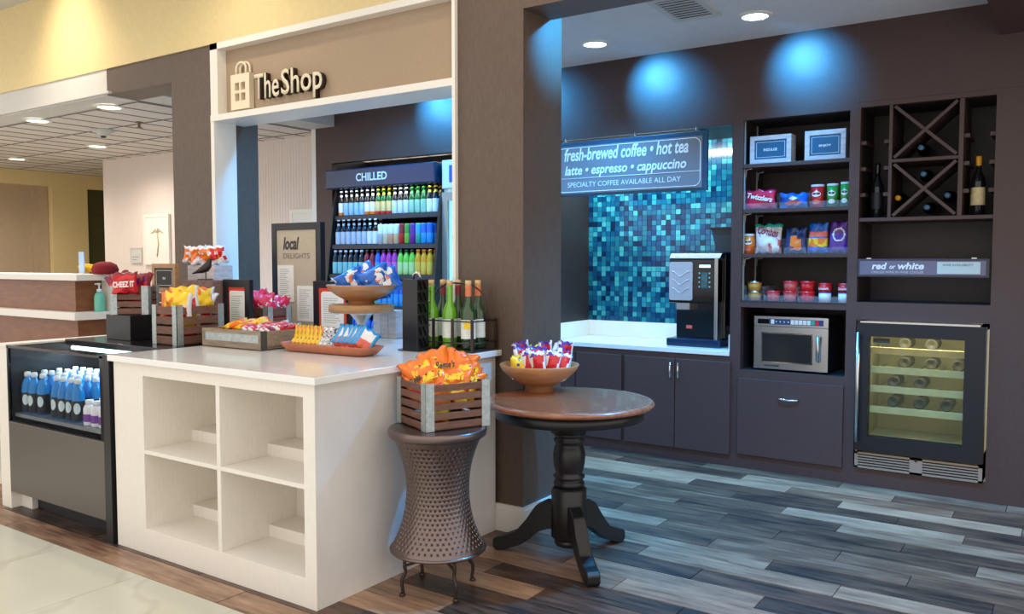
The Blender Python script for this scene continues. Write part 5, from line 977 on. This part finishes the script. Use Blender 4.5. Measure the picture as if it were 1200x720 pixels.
# ================================================================== drinks cooler
def chiller():
    X0, X1 = -5.70, -4.44
    t = thing('open_cooler', 'open black drinks cooler with blue chilled header', 'cooler', (-5.1, 5.7, 0), world=True)
    bm = bmesh.new(); bx(bm, X0-.08, X1, 5.98, 6.02, 0, 2.36); bx(bm, X0-.09, X0-.085, YB+.06, 6.0, 0, 2.36); bx(bm, X0, X1, 5.52, 5.98, 2.16, 2.2); bx(bm, X0, X1, 5.15, 5.9, 0, .72); part('cabinet', bm, M_BLACK, t)
    for x in (X0-.01, X1-.01): bm = bmesh.new(); prism(bm, [(5.49, 2.06), (5.44, 1.9), (5.36, 1.3), (5.24, .72), (5.2, 0), (5.98, 0), (5.98, 2.2), (5.49, 2.2)], 'x', x-.0, x+.025); part('side_panel', bm, M_BLACK, t)
    bm = bmesh.new(); bx(bm, -5.752, -4.462, 5.40, 5.60, 2.052, 2.226, bev=.012); hd = part('header', bm, mat('header_blue', srgb(14, 46, 76), .25, coat=.3), t); text('CHILLED', .37, M_WTEXT, hd, (-5.36, 5.398, 2.110), bold=.02, height=.070)
    shs = [(1.812, 5.45), (1.55, 5.41), (1.283, 5.37), (1.01, 5.32)]
    for z, yf in shs: bxpart('shelf', (X0+.016, X1-.012, yf, 5.95, z-.04, z), mat('shelf_charcoal', srgb(60, 56, 58), .5), t, .002)
    l = bpy.data.lights.new('cooler_lamp', 'AREA'); l.shape = 'RECTANGLE'; l.size = 1.1; l.size_y = .06; l.energy = 2.2; l.color = (.75, .9, 1); lo = bpy.data.objects.new('cooler_lamp', l); COL.objects.link(lo); lo.location = (-5.08, 5.44, 2.035); lo.rotation_euler = (R(12), 0, 0)
    gl = mat('brown_beer_glass', srgb(40, 26, 18), .1); gg = mat('green_beer_glass', srgb(24, 90, 40), .1); gc = mat('clear_dark', srgb(20, 28, 44), .1)
    def btl(nm, g, lab, capc, low=None, h=.225, r=.029):
        b_ = bmesh.new(); lathe(b_, [(r*.95, 0), (r, .004), (r, .03), (r, .115), (r, .125), (r*.75, .15), (.013, .172), (.012, .19), (.012, h-.012), (.014, h-.012), (.014, h)], 12, [0, 1 if low is None else 3, 1, 0, 0, 0, 2, 0, 2, 2]); return mesh(nm, b_, [g, lab, capc, low or lab])
    Lb = lambda n, *c: mat('lab_'+n, srgb(*c), .5, var=.12, vscale=70)
    kinds = {'blue label': btl('beer_bottle', gl, Lb('lblue', 150, 190, 220), FS), 'white and orange label': btl('beer_bottle', gl, FW_, FW_, FO), 'green and red label': btl('beer_bottle', gg, Lb('gold', 226, 196, 130), FY, FR), 'white and blue label': btl('beer_bottle', gl, Lb('wblue', 206, 212, 232), FW_), 'green glass': btl('beer_bottle', gg, Lb('pgreen', 150, 196, 170), FG), 'yellow neck': btl('beer_bottle', gc, FW_, FY), 'silver label': btl('beer_bottle', gc, Lb('silv', 190, 198, 214), FS), 'oval label': btl('beer_bottle', gl, FW_, FW_)}
    def soda(nm, liquid, lab, capc):
        b_ = bmesh.new(); lathe(b_, [(.026, 0), (.03, .006), (.03, .05), (.030, .11), (.029, .14), (.022, .165), (.013, .185), (.013, .195), (.016, .195), (.016, .215)], 12, [0, 1, 1, 0, 0, 0, 0, 2, 2]); return mesh(nm, b_, [liquid, lab, capc])
    sod = {'water with teal label': soda('drink_bottle', gc, Lb('teal', 130, 196, 200), FS), 'dark red': soda('drink_bottle', FM, FR, FK), 'blue': soda('drink_bottle', FB, FLB, FK), 'magenta': soda('drink_bottle', foil('magenta', 190, 50, 160), foil('lmag', 214, 110, 190), FK), 'lime green': soda('drink_bottle', foil('lime', 120, 200, 70), foil('llime', 196, 226, 150), FK), 'orange': soda('drink_bottle', foil('orange2', 240, 160, 30), foil('amber', 246, 196, 80), FO)}
    def tallcan(nm, m_, m2): 
        b_ = bmesh.new(); lathe(b_, [(.026, 0), (.030, .006), (.030, .09), (.030, .16), (.025, .172)], 14, [1, 0, 1, 1]); return mesh(nm, b_, [m_, m2])
    cans = [('pale grey', FS, FW_), ('cream', foil('cream', 226, 208, 170), FW_), ('peach', foil('peach', 236, 160, 130), FW_), ('tan', foil('tan', 222, 190, 140), FW_), ('red', FR, FM), ('lime', foil('lime', 0, 0, 0), FG), ('purple', foil('purple', 130, 30, 150), FV), ('teal', FT, FLB), ('blue', FLB, FB), ('blue', FLB, FB), ('gold', FY, FS)]
    N = 18; xs = [-5.635+(1.115)*i/(N-1) for i in range(N)]
    row1 = ['white and orange label']+['blue label']*4+['white and orange label']*2+['green and red label']*3+['white and blue label']*3+['green glass']*3+['yellow neck']*2
    for d in range(3):
        for i, k in enumerate(row1): inst('beer_bottle', kinds[k], (xs[i], 5.49+.066*d, 1.813), (0, 0, 0), '%s beer bottle, top cooler shelf, %s' % (k, place(i, d)), 'bottle', 'beer bottles on the top cooler shelf')
    for d in range(2):
        for i in range(8): k = 'silver label' if i < 6 else 'oval label'; inst('beer_bottle', kinds[k], (xs[i], 5.45+.066*d, 1.551), (0, 0, 0), 'dark %s beer bottle, second cooler shelf, %s' % (k, place(i, d)), 'bottle', 'beer bottles on the second cooler shelf')
        for i, (n_, a, b_) in enumerate(cans[:10]): inst('drink_can', tallcan('drink_can', a, b_), (xs[8]+.062*i, 5.45+.066*d, 1.551), (0, 0, 0), 'slim %s drink can on the second cooler shelf, %s' % (n_, place(i+8, d)), 'can', 'cans on the second cooler shelf')
    row3 = ['water with teal label']*6+['dark red']*2+['blue']+['magenta']*3+['lime green']*3+['orange']*3
    for d in range(2):
        for i, k in enumerate(row3): inst('drink_bottle', sod[k], (xs[i], 5.41+.066*d, 1.284), (0, 0, 0), '%s drink bottle on the third cooler shelf, %s' % (k, place(i, d)), 'bottle', 'drink bottles on the third cooler shelf')
    row4 = ['water with teal label']*5+['dark red']*2+['lime green']*2+['blue']*9
    for i, k in enumerate(row4): inst('drink_bottle', sod[k], (xs[i], 5.36, 1.011), (0, 0, 0), '%s drink bottle on the fourth cooler shelf, %s' % (k, place(i, 0)), 'bottle', 'drink bottles on the fourth cooler shelf')
    for i in range(18): inst('drink_bottle', sod['blue'], (xs[i], 5.22, .721), (0, 0, 0), 'blue water bottle on the lowest cooler deck', 'bottle', 'bottles on the lowest cooler deck')
chiller()
def fridge():
    x0, x1, y0 = -4.425, -3.83, 5.45
    t = thing('glass_door_fridge', 'tall white glass door fridge beside the drinks cooler', 'fridge', ((x0+x1)/2, 5.75, 0), world=True)
    bm = bmesh.new(); bx(bm, x0, x0+.04, y0+.03, 6.02, 0, 2.0); bx(bm, x1-.04, x1, y0+.03, 6.02, 0, 2.0); bx(bm, x0, x1, 5.98, 6.02, 0, 2.0); bx(bm, x0, x1, y0+.03, 6.02, 0, .2); part('cabinet', bm, M_TRIM, t)
    h = bxpart('header', (x0, x1, y0, 5.98, 2.0, 2.235), M_TRIM, t, .006); bxpart('header_graphic', (x0+.08, x1-.08, y0-.003, y0+.001, 2.05, 2.19), mat('graphic_blue', srgb(40, 90, 160), .4), h)
    bm = bmesh.new(); fw = .055
    for a, b_, c, d in ((x0, x0+fw, .2, 1.97), (x1-fw, x1, .2, 1.97), (x0+fw, x1-fw, .2, .28), (x0+fw, x1-fw, 1.9, 1.97)): bx(bm, a, b_, y0, y0+.03, c, d)
    fr_ = part('door_frame', bm, mat('champagne_frame', srgb(176, 164, 150), .4, metal=.4), t); bxpart('door_glass', (x0+fw, x1-fw, y0+.012, y0+.016, .28, 1.9), M_GLASS, fr_)
    for z in (.55, .9, 1.25, 1.6): bxpart('shelf', (x0+.04, x1-.04, y0+.06, 5.97, z, z+.012), M_GALV, t)
    bxpart('light_strip', (x0+.041, x0+.055, y0+.05, y0+.065, .3, 1.95), mat('fridge_led', (.6, .85, 1), .4, emit=(.12, .55, 1), estr=1.6), t)
    l = bpy.data.lights.new('fridge_lamp', 'AREA'); l.shape = 'RECTANGLE'; l.size = 1.5; l.size_y = .03; l.energy = 10; l.color = (.3, .7, 1); lo = bpy.data.objects.new('fridge_lamp', l); COL.objects.link(lo); lo.location = (x1-.06, y0+.08, 1.1); lo.rotation_euler = (0, R(90), R(-30))
fridge()
